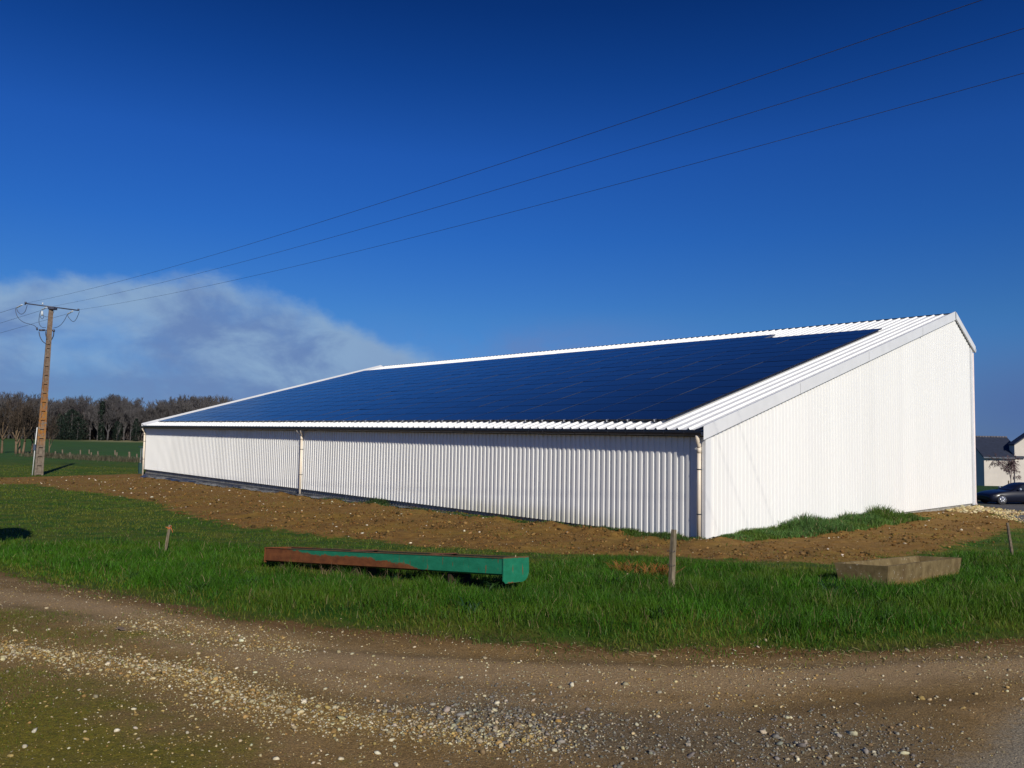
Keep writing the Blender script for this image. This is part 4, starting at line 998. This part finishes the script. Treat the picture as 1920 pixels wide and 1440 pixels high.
# short grass, also creeping thinly into soil and track edge
n = 1100000; X = rng.uniform(-46, 24, n); Y = 5.8 + 56 * rng.uniform(0, 1, n) ** 1.5; vis = (np.abs(X) < Y*.70 + 1); X, Y = X[vis], Y[vis]; Zc = zones(X, Y); far_ = np.hypot(X, Y)
bx, by = w2b(X, Y); okb = ~((bx > -.1) & (by > -.1) & (by < 42))
g = (1 - Zc['dirt']) * (1 - Zc['road']) * (1 - Zc['tar']) + .10 * Zc['dirt'] * (fbm(X*.8, Y*.8, 95) > .52) + .06 * Zc['road'] * (sdist(X, Y, W_road, False) < .4) + .03*Zc['road']*Zc['moss']
g = g * (1 - Zc['plat'])
k = (rng.uniform(0, 1, len(X)) < g * np.clip((11 / far_) ** 1.0, 0, 1)) & okb; X, Y = X[k], Y[k]; far_ = far_[k]
Hh = rng.uniform(.03, .085, len(X)) * (.6 + .9*fbm(X*1.5, Y*1.5, 96))
print('short', len(X)); c = gt(len(X), X, Y, (.062, .125, .008), .4, .05)
pl_ = np.clip((fbm(X*.45+3, Y*.7, 97)[:, None] - .36) * 5, 0, 1) * .7; c = c*(1-pl_) + np.array([.17,.17,.022])*pl_
o = blades('short_grass', X, Y, Hh, .0055 * np.clip(far_/10, 1, 4), rng.uniform(.2, .9, len(X)), c, M_blade); tag(o, kind='stuff')
n = 120; t_ = rng.uniform(0, 1, n)**.6; pe = W_road[6:]; ii = np.minimum((t_ * (len(pe) - 2)).astype(int), len(pe) - 2); fr_ = rng.uniform(0, 1, n); X = pe[ii, 0]*(1-fr_) + pe[ii+1, 0]*fr_ + rng.normal(0, .12, n); Y = pe[ii, 1]*(1-fr_) + pe[ii+1, 1]*fr_ - np.abs(rng.normal(.0, .45, n))
mb = MB()
for x_, y_ in zip(X, Y):
    a_ = random.uniform(-1.1, 1.1) + (math.pi/2 if random.random() < .2 else 0); l_ = random.uniform(.03, .11); z_ = hh1(x_, y_) + .008
    mb.tube([(x_, y_, z_), (x_ + math.cos(a_)*l_*.5, y_ + math.sin(a_)*l_*.5, z_ + random.uniform(0, .01)), (x_ + math.cos(a_)*l_, y_ + math.sin(a_)*l_, z_)], .0016, 3)
o = mb.build('straw', m_plain('loose_straw', (.42, .33, .16), .8)); tag(o, kind='stuff')
# moss tufts in the near track
n = 200000; X = rng.uniform(-6, 3.5, n); Y = rng.uniform(3.5, 7.6, n); Zc = zones(X, Y); mf = fbm(X*2.2, Y*2.2, 99)
k = (rng.uniform(0,1,n) < Zc['moss'] * Zc['road'] * np.clip((mf - .30)*4, 0, 1) * (1 - Zc['lime'])**2 * (.6 + .4*sst(-1, -3.2, X))); X, Y = X[k], Y[k]
o = blades('moss_grass', X, Y, rng.uniform(.007, .021, len(X)) * (1 + 1.2*sst(-2.2, -3.5, X)), rng.uniform(.002, .004, len(X)), rng.uniform(.3, .9, len(X)), gt(len(X), X, Y, (.095, .125, .010), .4, .12), M_blade); print('moss', len(X)); tag(o, kind='stuff')
# weeds strip along the gable and bits along the side wall
n = 26000; bx = rng.uniform(.5, 11.2, n); by = -.06 - rng.uniform(0, 1, n) ** 1.3 * (.85 + .5*sst(1, 5, bx)); hump = .14 + .26*np.exp(-((bx - 4.9)/.75)**2) + .10*sst(1, 4, bx)*sst(11, 9, bx) + .34*np.exp(-((bx - 9.4)/.6)**2) + .15*np.exp(-((bx - 7.3)/.5)**2)
hump *= np.clip((bx - .4)/1.0, 0, 1) * sst(11.2, 9.6, bx); X, Y = b2w(bx, by); k = rng.uniform(0,1,n) < .25 + .75*fbm(X*2, Y*2, 101); X, Y, hump, by = X[k], Y[k], hump[k], by[k]
Hh = hump * (1.0 - .55*np.clip(-by/1.3, 0, 1)) * rng.uniform(.35, 1.15, len(X)) * (.6 + .8*fbm(X*2.5, Y*2.5, 102)) + .04
o = blades('weeds', X, Y, Hh, rng.uniform(.012, .026, len(X)), rng.uniform(.2, .8, len(X)), gt(len(X), X, Y, (.075, .155, .035), .45, .04), M_blade); tag(o, 'strip of fresh green weeds growing along the foot of the gable wall', 'weeds', kind='stuff')
n = 9000; by = np.concatenate([rng.normal(c_, w_, m_) for c_, w_, m_ in ((2.2,.9,2500),(.8,.5,1200),(5.2,1.3,1600),(8.4,1.2,1300),(13.9,.35,1500),(17,1.,500),(11.5,.8,500))]); n = len(by)
bx = -.12 - np.abs(rng.normal(0, .28, n)); hm = .10 + .10*np.exp(-((by - 2.0)/.4)**2) + .26*np.exp(-((by - 13.9)/.3)**2) + .08*np.exp(-((by-.9)/.4)**2); X, Y = b2w(bx, by)
o = blades('weeds', X, Y, hm * rng.uniform(.3, 1.1, n), rng.uniform(.01, .02, n), rng.uniform(.2, .8, n), gt(n, X, Y, (.035, .075, .02), .35, .05), M_blade); tag(o, 'low patchy weeds growing along the foot of the long side wall', 'weeds', kind='stuff')
nc = 70; cx_ = rng.uniform(-9, 9, nc); cy_ = rng.uniform(6.4, 11.5, nc); kz = zone(cx_, cy_, W_verge, .3, .2, 5) > .8; cx_, cy_ = cx_[kz], cy_[kz]; m_ = 26
X = np.repeat(cx_, m_) + rng.normal(0, .05, len(cx_)*m_); Y = np.repeat(cy_, m_) + rng.normal(0, .05, len(cx_)*m_); n = len(X)
tb = np.repeat(np.array([(.03,.075,.012), (.06,.13,.02), (.02,.06,.02)])[rng.integers(0, 3, len(cx_))], m_, axis=0)
o = blades('broadleaf_weeds', X, Y, rng.uniform(.07, .19, n), rng.uniform(.012, .03, n), rng.uniform(.5, 1.3, n), tb * rng.uniform(.7, 1.3, (n, 1)), M_blade); tag(o, kind='stuff')
# dry reddish dock leaves clump
X = []; Y = []; 
for c_, s__, m_ in (((1170,1090), .05, 130), ((1192,1096), .09, 60), ((1212,1098), .045, 70), ((1240,1096), .07, 170)):
    p = gp(*c_); X += list(p[0] + rng.normal(0, s__, m_)); Y += list(p[1] + rng.normal(0, .07, m_))
X = np.array(X); Y = np.array(Y); n = len(X)
o = blades('dry_dock_plant', X, Y, rng.uniform(.16, .36, n), rng.uniform(.008, .02, n), rng.uniform(.4, 1.1, n), np.array([.33,.145,.035])[None] * rng.uniform(.45, 1.2, (n,1)), M_blade); tag(o, 'clump of curled orange-brown dead leaves left of the tallest post', 'dead plant')
# dead stalks by the green trough
X = []; Y = []
for f, m_ in ((.38, 60), (.30, 25), (.45, 20), (.55, 16), (.62, 12), (.15, 8), (.22, 10)):
    x0 = TL[0] + tdir[0]*f; y0 = TL[1] + tdir[1]*f; X += list(x0 + rng.normal(0, .08, m_)); Y += list(y0 - .09 + rng.normal(0, .04, m_))
X = np.array(X); Y = np.array(Y); n = len(X)
o = blades('dry_stalks', X, Y, rng.uniform(.07, .23, n), rng.uniform(.002, .005, n), rng.uniform(.3, .9, n), np.array([.30,.22,.12])[None] * rng.uniform(.5, 1.2, (n,1)), M_blade); tag(o, 'tuft of dry straw-coloured stalks against the front of the green trough', 'dead grass')
# isolated seed stalks
for k_, (px, py, pt, lb) in enumerate(((959,1112,1040,'tall pale dry stalk standing before the right end of the green trough'), (1150,1108,1075,'dry pale stalk leaning in the grass left of the dead dock leaves'))):
    p = gp(px, py); p[2] = hh1(p[0], p[1]); t = at(px + (8 if k_ == 0 else 28), pt, p[1]); tt = Vector(t) - Vector(p); mb = MB()
    mb.tube([(0,0,0), tuple(tt*.5 + Vector((.01,0,0))), tuple(tt)], [.004,.003,.002], 5); mb.tube([tuple(tt*.86), tuple(tt*.93), tuple(tt)], [.002,.007,.002], 5)
    o = mb.build('dry_stalk', m_plain('straw', (.42, .34, .2), .8)); o.location = p; tag(o, lb, 'stalk')
# fallen dead leaf with stem on the track
p = gp(214, 1183); mb = MB(); pts_ = [(0,0),(.05,.03),(.04,.07),(.10,.05),(.16,.09),(.15,.04),(.24,.03),(.16,-.01),(.18,-.05),(.10,-.03),(.05,-.06),(.04,-.02)]
mb.v = [(x*.42, y*.42, .014 + .012*math.sin(20*x) + .006) for x, y in pts_] + [(x*.42, y*.42, .013 + .012*math.sin(20*x)) for x, y in pts_]; m_ = len(pts_)
mb.f = [tuple(range(m_)), tuple(range(m_, 2*m_))[::-1]] + [(i_, (i_+1) % m_, m_ + (i_+1) % m_, m_ + i_) for i_ in range(m_)]; mb.m = [0]*len(mb.f); mb.sm = [False]*len(mb.f)
mb.tube([(.10,.01,.02),(.2,.015,.028),(.28,.02,.012)], .002, 4); o = mb.build('dead_leaf', m_plain('dead_leaf', (.14, .10, .07), .8)); o.location = (p[0], p[1], hh1(p[0], p[1])); tag(o, 'curled brown dead leaf with a long stem lying on the track', 'leaf')
# reeds / pale dry grass along the far fence
n = 4200; X = rng.uniform(-60, -30, n); 
pA = gp(100, 857); pB = gp(262, 866); t_ = rng.uniform(-.3, 1.4, n); X = pA[0] + (pB[0]-pA[0])*t_ + rng.normal(0,.6,n); Y = pA[1] + (pB[1]-pA[1])*t_ + rng.normal(0, 1.0, n)
o = blades('dry_grass', X, Y, rng.uniform(.15, .6, n), rng.uniform(.02, .05, n), rng.uniform(.1, .5, n), np.array([.11,.10,.06])[None] * rng.uniform(.5, 1.3, (n,1)), M_blade); tag(o, 'strip of pale dry grass and reeds along the far field fence', 'dry grass', kind='stuff')

# ================================================================== TREES
def tree_mesh(seed, Ht, trunk_r, spread=.5, levels=5, bare_trunk=.2, up=.35, rmin=.02, kids=(3,4), seglen=.34, droop=0, twigs=3):
    r = random.Random(seed); tr_ = MB(); cr_b = MB()
    def grow(p, d, ln, rd, lv):
        n = 4 if lv < 2 else 3; pts = [Vector(p)]; rs = [rd]; dd = Vector(d)
        for i_ in range(n):
            dd = (dd + Vector((r.uniform(-1,1), r.uniform(-1,1), r.uniform(-.6,1) + up*.3 - droop*lv*.2)) * (.10 + .05*lv)).normalized()
            pts.append(pts[-1] + dd * ln / n); rs.append(max(rmin, rd * (1 - .55*(i_+1)/n)))
        (tr_ if lv < 2 else cr_b).tube([tuple(q) for q in pts], rs, 7 if lv == 0 else (5 if lv == 1 else 3), caps=lv < 2)
        if lv >= levels: return
        nk = r.randint(*kids) + (2 if lv == 0 else 0) + (twigs if lv == levels-1 else 0)
        for c_ in range(nk):
            f = r.uniform(.35 if lv else bare_trunk + .15, 1.0) if c_ else 1.0
            idx = min(n-1, int(f*n)); q = pts[idx].lerp(pts[idx+1], f*n - idx) if f < 1 else pts[-1]
            ax = dd.orthogonal().normalized(); ax.rotate(Matrix.Rotation(r.uniform(0, 6.283), 3, dd)); an = r.uniform(.35, .95) * (spread*1.6) if c_ else r.uniform(.05, .3)
            nd = dd.copy(); nd.rotate(Matrix.Rotation(an, 3, ax)); nd = (nd + Vector((0,0,up*(1 - .12*lv) - droop*.15*lv))).normalized()
            grow(q, nd, ln * r.uniform(.55, .82) * (1 - .25*(1-f)), max(rmin, rd * (.62 if c_ else .7) * (1-.45*f*.6)), lv + 1)
    grow((0,0,0), (0,0,1), Ht * seglen, trunk_r, 0)
    zmax = max(v_[2] for v_ in cr_b.v); k = Ht / zmax
    for b_ in (tr_, cr_b): b_.v = [(x*k, y*k, z*k) for x, y, z in b_.v]
    return tr_.mesh('trunk'), cr_b.mesh('crown')
def m_bark(name, a, b_):
    x = N(name); v = x.coord(); n = x.noise(x.mapping(v, (3, 3, .7)), 2, 5, .6); oi = x.n('ShaderNodeObjectInfo')
    c = x.mix(x.ramp(n, .3, .7), a, b_); c = x.mix(x.math('MULTIPLY', oi.outputs['Random'], .5), c, tuple(q * .6 for q in a)); return x.set(c, .9, 0, None, .15)
Mb_far = m_bark('far_bark_hazed', (.080, .076, .080), (.14, .13, .132)); Mb_near = m_bark('near_bark', (.12, .085, .055), (.24, .17, .11)); Mb_twig = m_bark('near_twig', (.07, .055, .042), (.12, .09, .07))  # far trees: bluish distance haze is mixed into the bark colour
def tree(name, tm, mats, loc, rz, sc, label, cat='tree', group=None):
    o = empty(name, loc, rz, label, cat, group); o.scale = sc
    for nm_, me, mt in (('trunk', tm[0], mats[0]), ('crown', tm[1], mats[1])):
        if not me.materials: me.materials.append(mt)
        c_ = bpy.data.objects.new(nm_, me); COL.objects.link(c_); c_.parent = o
    return o
var = [tree_mesh(100 + i_, 10, .18, .5, 5, .2, .35, .018, (3, 5), .30, 0, 3) for i_ in range(5)]
print('far tree faces', [len(v_[1].polygons) for v_ in var])
# woodland edge: skyline (px, top y), trees individually
sky_top = [(-90,745),(-60,735),(-30,740),(-8,738),(8,733),(22,731),(36,733),(50,741),(64,739),(76,745),(92,750),(101,748),(113,744),(126,741),(140,739),(152,741),(165,748),(176,746),(187,739),(197,737),(207,738),(218,738),(229,743),(240,752),(250,744),(262,753),(273,757),(285,754),(297,749),(308,745),(320,742),(334,740),(345,741),(357,738),(368,741),(380,738),(392,740),(404,739),(416,741),(428,745),(440,750),(455,752)]
wood_n = 0
posn = 'the bare trees of the far wood'
def where(px):
    if px < 0: return 'beyond the left edge of the photo'
    if px < 70: return 'left of the power pole'
    if px < 110: return 'behind the power pole'
    if px < 175: return 'in the wood just right of the power pole'
    if px < 240: return 'in the middle of the far wood'
    if px < 300: return 'in the low part of the wood left of the barn end'
    return 'behind the barn roof end'
for row, (yd, dy) in enumerate(((206, 0), (228, 0), (250, -2))):
    for i_, (px, ty) in enumerate(sky_top):
        pxx = px + (row - 1) * 6 + rng.uniform(-3, 3); Yt = yd + rng.uniform(-6, 6); X0 = at(pxx, 800, Yt)[0]; z0 = hh1(X0, Yt) - .2; zt_ = at(pxx, ty + (rng.uniform(5, 12) if row == 0 else rng.uniform(-1, 4)), Yt)[2]
        k_ = (zt_ - z0) / 10; w_ = k_ * random.uniform(.8, 1.1)
        tree('bare_tree', random.choice(var), (Mb_far, Mb_far), (X0, Yt, z0), random.uniform(0, 6.28), (w_, w_, k_), ('front', 'second', 'back')[row] + '-row bare grey-brown tree ' + where(pxx), 'tree', posn); wood_n += 1
for i_, (px, ty) in enumerate(((1833, 834), (1838, 830), (1843, 832), (1852, 830), (1862, 832), (1880, 834), (1826, 834), (1905, 832), (1925, 830), (1835, 840))):
    Yt = 205 + 10 * (i_ % 3); X0 = at(px, 840, Yt)[0]; z0 = hh1(X0, Yt) - .2; k_ = (at(px, ty, Yt)[2] - z0) / 10
    tree('bare_tree', random.choice(var), (Mb_far, Mb_far), (X0, Yt, z0), random.uniform(0, 6.28), (k_, k_, k_), 'bare brown tree of the wood far behind the cream house', 'tree', 'bare trees behind the house')
# dark undergrowth mass inside the wood
n = 52000; pxs = rng.uniform(-120, 480, n); Yt = rng.uniform(205, 262, n); X = (pxs - 960) / FPX * Yt * 1.0; 
tops = np.interp(pxs, [p[0] for p in sky_top], [p[1] for p in sky_top]); hmax = (806 - tops) / FPX * Yt
z0 = HH(X, Yt); zs_ = z0 + rng.uniform(0, 1, n) ** 1.25 * hmax * .82; ln_ = rng.uniform(.6, 2.4, n)
tint = np.array([.07,.058,.056])[None] * rng.uniform(.5, 1.5, (n, 1)); gk = (fbm(X*.08, Yt*0+3, 121) > .62) & (zs_ < 4.5); tint[gk] = np.array([.02,.03,.018]) * rng.uniform(.6, 1.4, (gk.sum(), 1))
o = blades('woodland_undergrowth', X, Yt, ln_, rng.uniform(.10, .45, n) * (1 - .6 * (zs_ - z0) / np.maximum(hmax, 1)), rng.uniform(.1, .8, n), tint, M_blade, zoff=zs_); tag(o, kind='stuff')
# dark evergreens / ivy-clad trunks
def leafy(name, loc, Ht, rad_, n, label, col=(.018,.032,.022), lo=.05, prof_=None, group=None):
    o = empty(name, loc, 0, label, 'tree', group); mb = MB(); mb.tube([(0,0,0),(.1,0,Ht*.5),(0,0,Ht*.95)], [Ht*.02, Ht*.014, .03], 6); mb.build('trunk', Mb_far, o)
    u = rng.uniform(lo, 1, n); a = rng.uniform(0, 6.283, n); rr = rad_ * np.sqrt(rng.uniform(.05, 1, n)) * (prof_(u) if prof_ else np.sin(np.pi*np.clip(u, .02, 1)**.8)**.6) * (.6 + .8*vnoise(a*2.2, u*7, 131))
    X = rr*np.cos(a); Y = rr*np.sin(a); Z = u*Ht
    V = rng.normal(0, 1, (n, 3, 3)); V /= np.linalg.norm(V, axis=2)[:, :, None]; V = V * (Ht*.028) * rng.uniform(.5, 1.4, (n, 1, 1)) + np.stack([X, Y, Z], -1)[:, None, :]
    cc = np.array(col)[None] * rng.uniform(.5, 1.6, (n, 1)); cc = np.concatenate([np.repeat(cc, 3, axis=0), np.ones((3*n, 1))], 1)
    me = npmesh('crown', V.reshape(-1, 3), np.full(n, 3), np.arange(3*n), cc); link('crown', me, M_blade, o); return o
for px, ty, yd, rd, lb, pf in ((134, 768, 198, 3.6, 'dark evergreen tree at the wood edge, the larger one right of the power pole', None), (146, 782, 197, 2.6, 'smaller dark evergreen beside the larger one at the wood edge', None),
        (190, 752, 200, .8, 'slender ivy-covered dark trunk at the wood edge in mid wood', lambda u: 1 - .3*u), (220, 790, 197, 1.4, 'low dark green bush at the foot of the wood', None), (255, 785, 197, 1.2, 'low dark ivy bush at the wood edge nearest the barn', None), (112, 776, 200, 1.8, 'dark evergreen bush at the wood edge close behind the power pole', None)):
    X0 = at(px, 800, yd)[0]; z0 = hh1(X0, yd) - .2; h_ = at(px, ty, yd)[2] - z0
    leafy('evergreen_tree', (X0, yd, z0), h_, rd, int(900 + 500*rd), lb, prof_=pf)
gq = gp(8, 1003); hq = 4.3; kx = hq / math.tan(rad(29)); lx_, ly_ = gq[0] + math.sin(rad(156.5))*kx, gq[1] + math.cos(rad(156.5))*kx
leafy('young_tree', (lx_, ly_, hh1(lx_, ly_) - .05), 4.5 - (hh1(lx_, ly_) - gq[2]) + .4, .9, 5200, 'young leafy tree on the track edge just left of the photo, shading the verge corner', (.03, .06, .015), .70)
# row of near bare trees left of the pole
nv = [tree_mesh(300 + i_, 7, .15, .55, 5, .3, .25, .011, (3, 4), .27, 0, 2) for i_ in range(4)]
lbs = ['leftmost bare tree with a pale trunk at the left edge of the photo', 'second bare pale-trunked tree from the left edge', 'third bare pale-trunked tree, thin, in the tight group', 'fourth bare pale-trunked tree, at the right of the tight group', 'bare pale-trunked tree just left of the power pole', 'slim bare tree standing just right of the power pole']
for i_, (px, yb, ty) in enumerate(((3, 851, 738), (30, 851.5, 743), (37, 851, 762), (42, 852, 748), (60, 851, 746), (92, 852.5, 772))):
    b = gp(px, yb); z0 = hh1(b[0], b[1]) - .1; k_ = (at(px, ty, b[1])[2] - z0) / 7; w_ = k_ * (.9 if i_ != 5 else .6)
    tree('bare_tree', nv[i_ % 4], (Mb_near, Mb_twig), (b[0], b[1], z0), [0.3, 1.7, 3.3, 4.4, 5.4, 2.2][i_], (w_, w_, k_), lbs[i_], 'tree', 'bare trees in a row by the power pole')
# little birch in front of the house
bt_ = tree_mesh(411, 5, .07, .62, 5, .25, .12, .012, (3, 4), .30, .5, 3); Yb = 66; bb = at(1895, 914, Yb); k_ = (at(1895, 848, Yb)[2] - bb[2] + .4) / 5
tree('birch_tree', bt_, (m_bark('birch_bark', (.16, .12, .12), (.25, .2, .2)), m_bark('birch_twig', (.13, .08, .09), (.2, .13, .14))), (bb[0], bb[1], bb[2] - .4), 1.2, (k_*.85, k_*.85, k_), 'small bare drooping birch in front of the cream house', 'tree')

# ================================================================== LIGHT + SKY
SUN_AZ = rad(156.5); SUN_EL = rad(29)
sd = Vector((math.sin(SUN_AZ)*math.cos(SUN_EL), math.cos(SUN_AZ)*math.cos(SUN_EL), math.sin(SUN_EL)))
sl = bpy.data.lights.new('sun', 'SUN'); sl.energy = 4.3; sl.angle = rad(.5); sl.color = (1, .935, .81)
so = bpy.data.objects.new('sun', sl); COL.objects.link(so); so.rotation_euler = sd.to_track_quat('Z', 'Y').to_euler()
wd = bpy.data.worlds.new('World'); scene.world = wd; wd.use_nodes = True; nt = wd.node_tree; nt.nodes.clear()
class WN(N):
    def __init__(s, nt): s.nt = nt
w = WN(nt); out = w.n('ShaderNodeOutputWorld'); bg = w.n('ShaderNodeBackground'); w.l(bg.outputs[0], out.inputs[0]); bg.inputs[1].default_value = .08
skyn = w.n('ShaderNodeTexSky', sky_type='NISHITA'); skyn.sun_disc = False; skyn.sun_elevation = SUN_EL; skyn.sun_rotation = SUN_AZ; skyn.altitude = 0; skyn.air_density = 1.0; skyn.dust_density = .3; skyn.ozone_density = 4.0
dirv = w.coord('Generated'); s = w.sep(dirv)
az = w.math('ARCTAN2', s[0], s[1]); el = w.math('ARCSINE', s[2])
tr_ = w.n('ShaderNodeValToRGB'); w.l(w.math('MULTIPLY', el, 1.0), tr_.inputs[0])
def elp(py): d = cw * FPX + cu * (720 - py); d = d / np.linalg.norm(d); return float(math.asin(d[2]))
stops = [(0.0, (.27,.47,.95)), (elp(700), (.245,.49,.93)), (elp(600), (.216,.50,.91)), (elp(450), (.14,.456,1.0)), (elp(300), (.115,.42,1.02)), (elp(150), (.06,.304,.81)), (elp(10), (.036,.218,.625)), (.9, (.10,.26,.60)), (1.0, (.10,.26,.60))]
cr__ = tr_.color_ramp; cr__.interpolation = 'B_SPLINE' if 0 else 'LINEAR'
cr__.elements[0].position = 0; cr__.elements[1].position = 1
for i_, (p_, c_) in enumerate(stops):
    e_ = cr__.elements[0] if i_ == 0 else (cr__.elements[len(cr__.elements)-1] if i_ == len(stops)-1 else cr__.elements.new(p_))
    e_.color = (*c_, 1)
gm_ = w.n('ShaderNodeMix', data_type='RGBA', blend_type='MULTIPLY'); gm_.inputs[0].default_value = 1; w.l(skyn.outputs[0], gm_.inputs[6]); w.l(tr_.outputs[0], gm_.inputs[7])
class _O: pass
SK = gm_.outputs[2]
pv = w.n('ShaderNodeCombineXYZ'); w.l(w.math('MULTIPLY', az, 1.0), pv.inputs[0]); w.l(w.math('MULTIPLY', el, 1.5), pv.inputs[1])
n1 = w.noise(pv.outputs[0], 12, 8, .6, .1); n2 = w.noise(w.mapping(pv.outputs[0], (1, 1, 1), (3.1, 1.7, 0)), 3.2, 7, .6, .2); n3 = w.noise(w.mapping(pv.outputs[0], (1, 1.25, 1), (7.1, 4.7, 0)), 9, 7, .58, .3)
# cloud bank top edge as a function of azimuth (radians)
fc = w.n('ShaderNodeFloatCurve'); w.l(w.math('ADD', w.math('MULTIPLY', az, 1/1.6), .5), fc.inputs['Value'])
def pxdir(px, py):
    d = cw * FPX + cr * (px - 960) + cu * (720 - py); d = d / np.linalg.norm(d); return math.atan2(d[0], d[1]), math.asin(d[2])
edge_px = [(-500,600),(-200,540),(0,514),(130,504),(270,503),(330,508),(440,522),(520,536),(575,556),(640,592),(720,622),(800,650),(870,680),(940,700),(1020,720)]
cv = fc.mapping.curves[0]; pts_ = []
for (px, py) in edge_px:
    a, e = pxdir(px, py); pts_.append((a/1.6 + .5, e * 2))
pts_ = [(0.0, pts_[0][1])] + pts_ + [(1.0, 0.0)]
cv.points[0].location = pts_[0]; cv.points[1].location = pts_[-1]
for p in pts_[1:-1]: cv.points.new(*p)
fc.mapping.update()
etop = w.math('MULTIPLY', fc.outputs[0], .5)
hgt = w.math('SUBTRACT', w.math('ADD', etop, w.math('MULTIPLY', w.math('SUBTRACT', n1, .5), .062)), el)   # >0 inside bank
inside = w.ramp(hgt, -.002, .026)
body = w.ramp(w.math('ADD', n2, w.math('MULTIPLY', w.math('SUBTRACT', .10, hgt), .9)), .30, .56)
lowfade = w.ramp(el, -.02, .05, .55, 1)
mask = w.math('MULTIPLY', w.math('MULTIPLY', inside, w.math('ADD', w.math('MULTIPLY', body, .55), .34)), lowfade)
# faint second veil right of the bank
v1 = w.math('MULTIPLY', w.ramp(w.math('ABSOLUTE', w.math('SUBTRACT', az, .02)), .0, .28, 1, 0), w.ramp(w.math('ABSOLUTE', w.math('SUBTRACT', el, .095)), .0, .07, 1, 0))
v2 = w.math('MULTIPLY', w.ramp(az, .35, .6), w.ramp(w.math('ABSOLUTE', w.math('SUBTRACT', el, .04)), .0, .10, 1, 0))
veil = w.math('MAXIMUM', w.math('MULTIPLY', v1, w.ramp(n2, .36, .6, 0, .7)), w.math('MULTIPLY', v2, .85))
hi = w.math('MULTIPLY', w.ramp(n3, .66, .8, 0, .10), w.ramp(el, .12, .3, 1, 0))
light = w.mix(w.ramp(w.math('ADD', n3, w.math('MULTIPLY', w.math('SUBTRACT', .07, hgt), 2.2)), .36, .66), (1.8, 2.9, 5.6), (3.3, 5.0, 7.3))
col = w.mix(mask, SK, light); col = w.mix(veil, col, w.mix(w.ramp(az, .2, .5), (1.9, 2.6, 5.2), (.95, 1.75, 4.4))); col = w.mix(hi, col, (2.0, 3.4, 6.6))
w.l(col, bg.inputs[0])
scene.view_settings.view_transform = 'Standard'; scene.view_settings.look = 'None'; scene.view_settings.gamma = 1; scene.view_settings.exposure = 0
scene.render.engine = 'CYCLES'
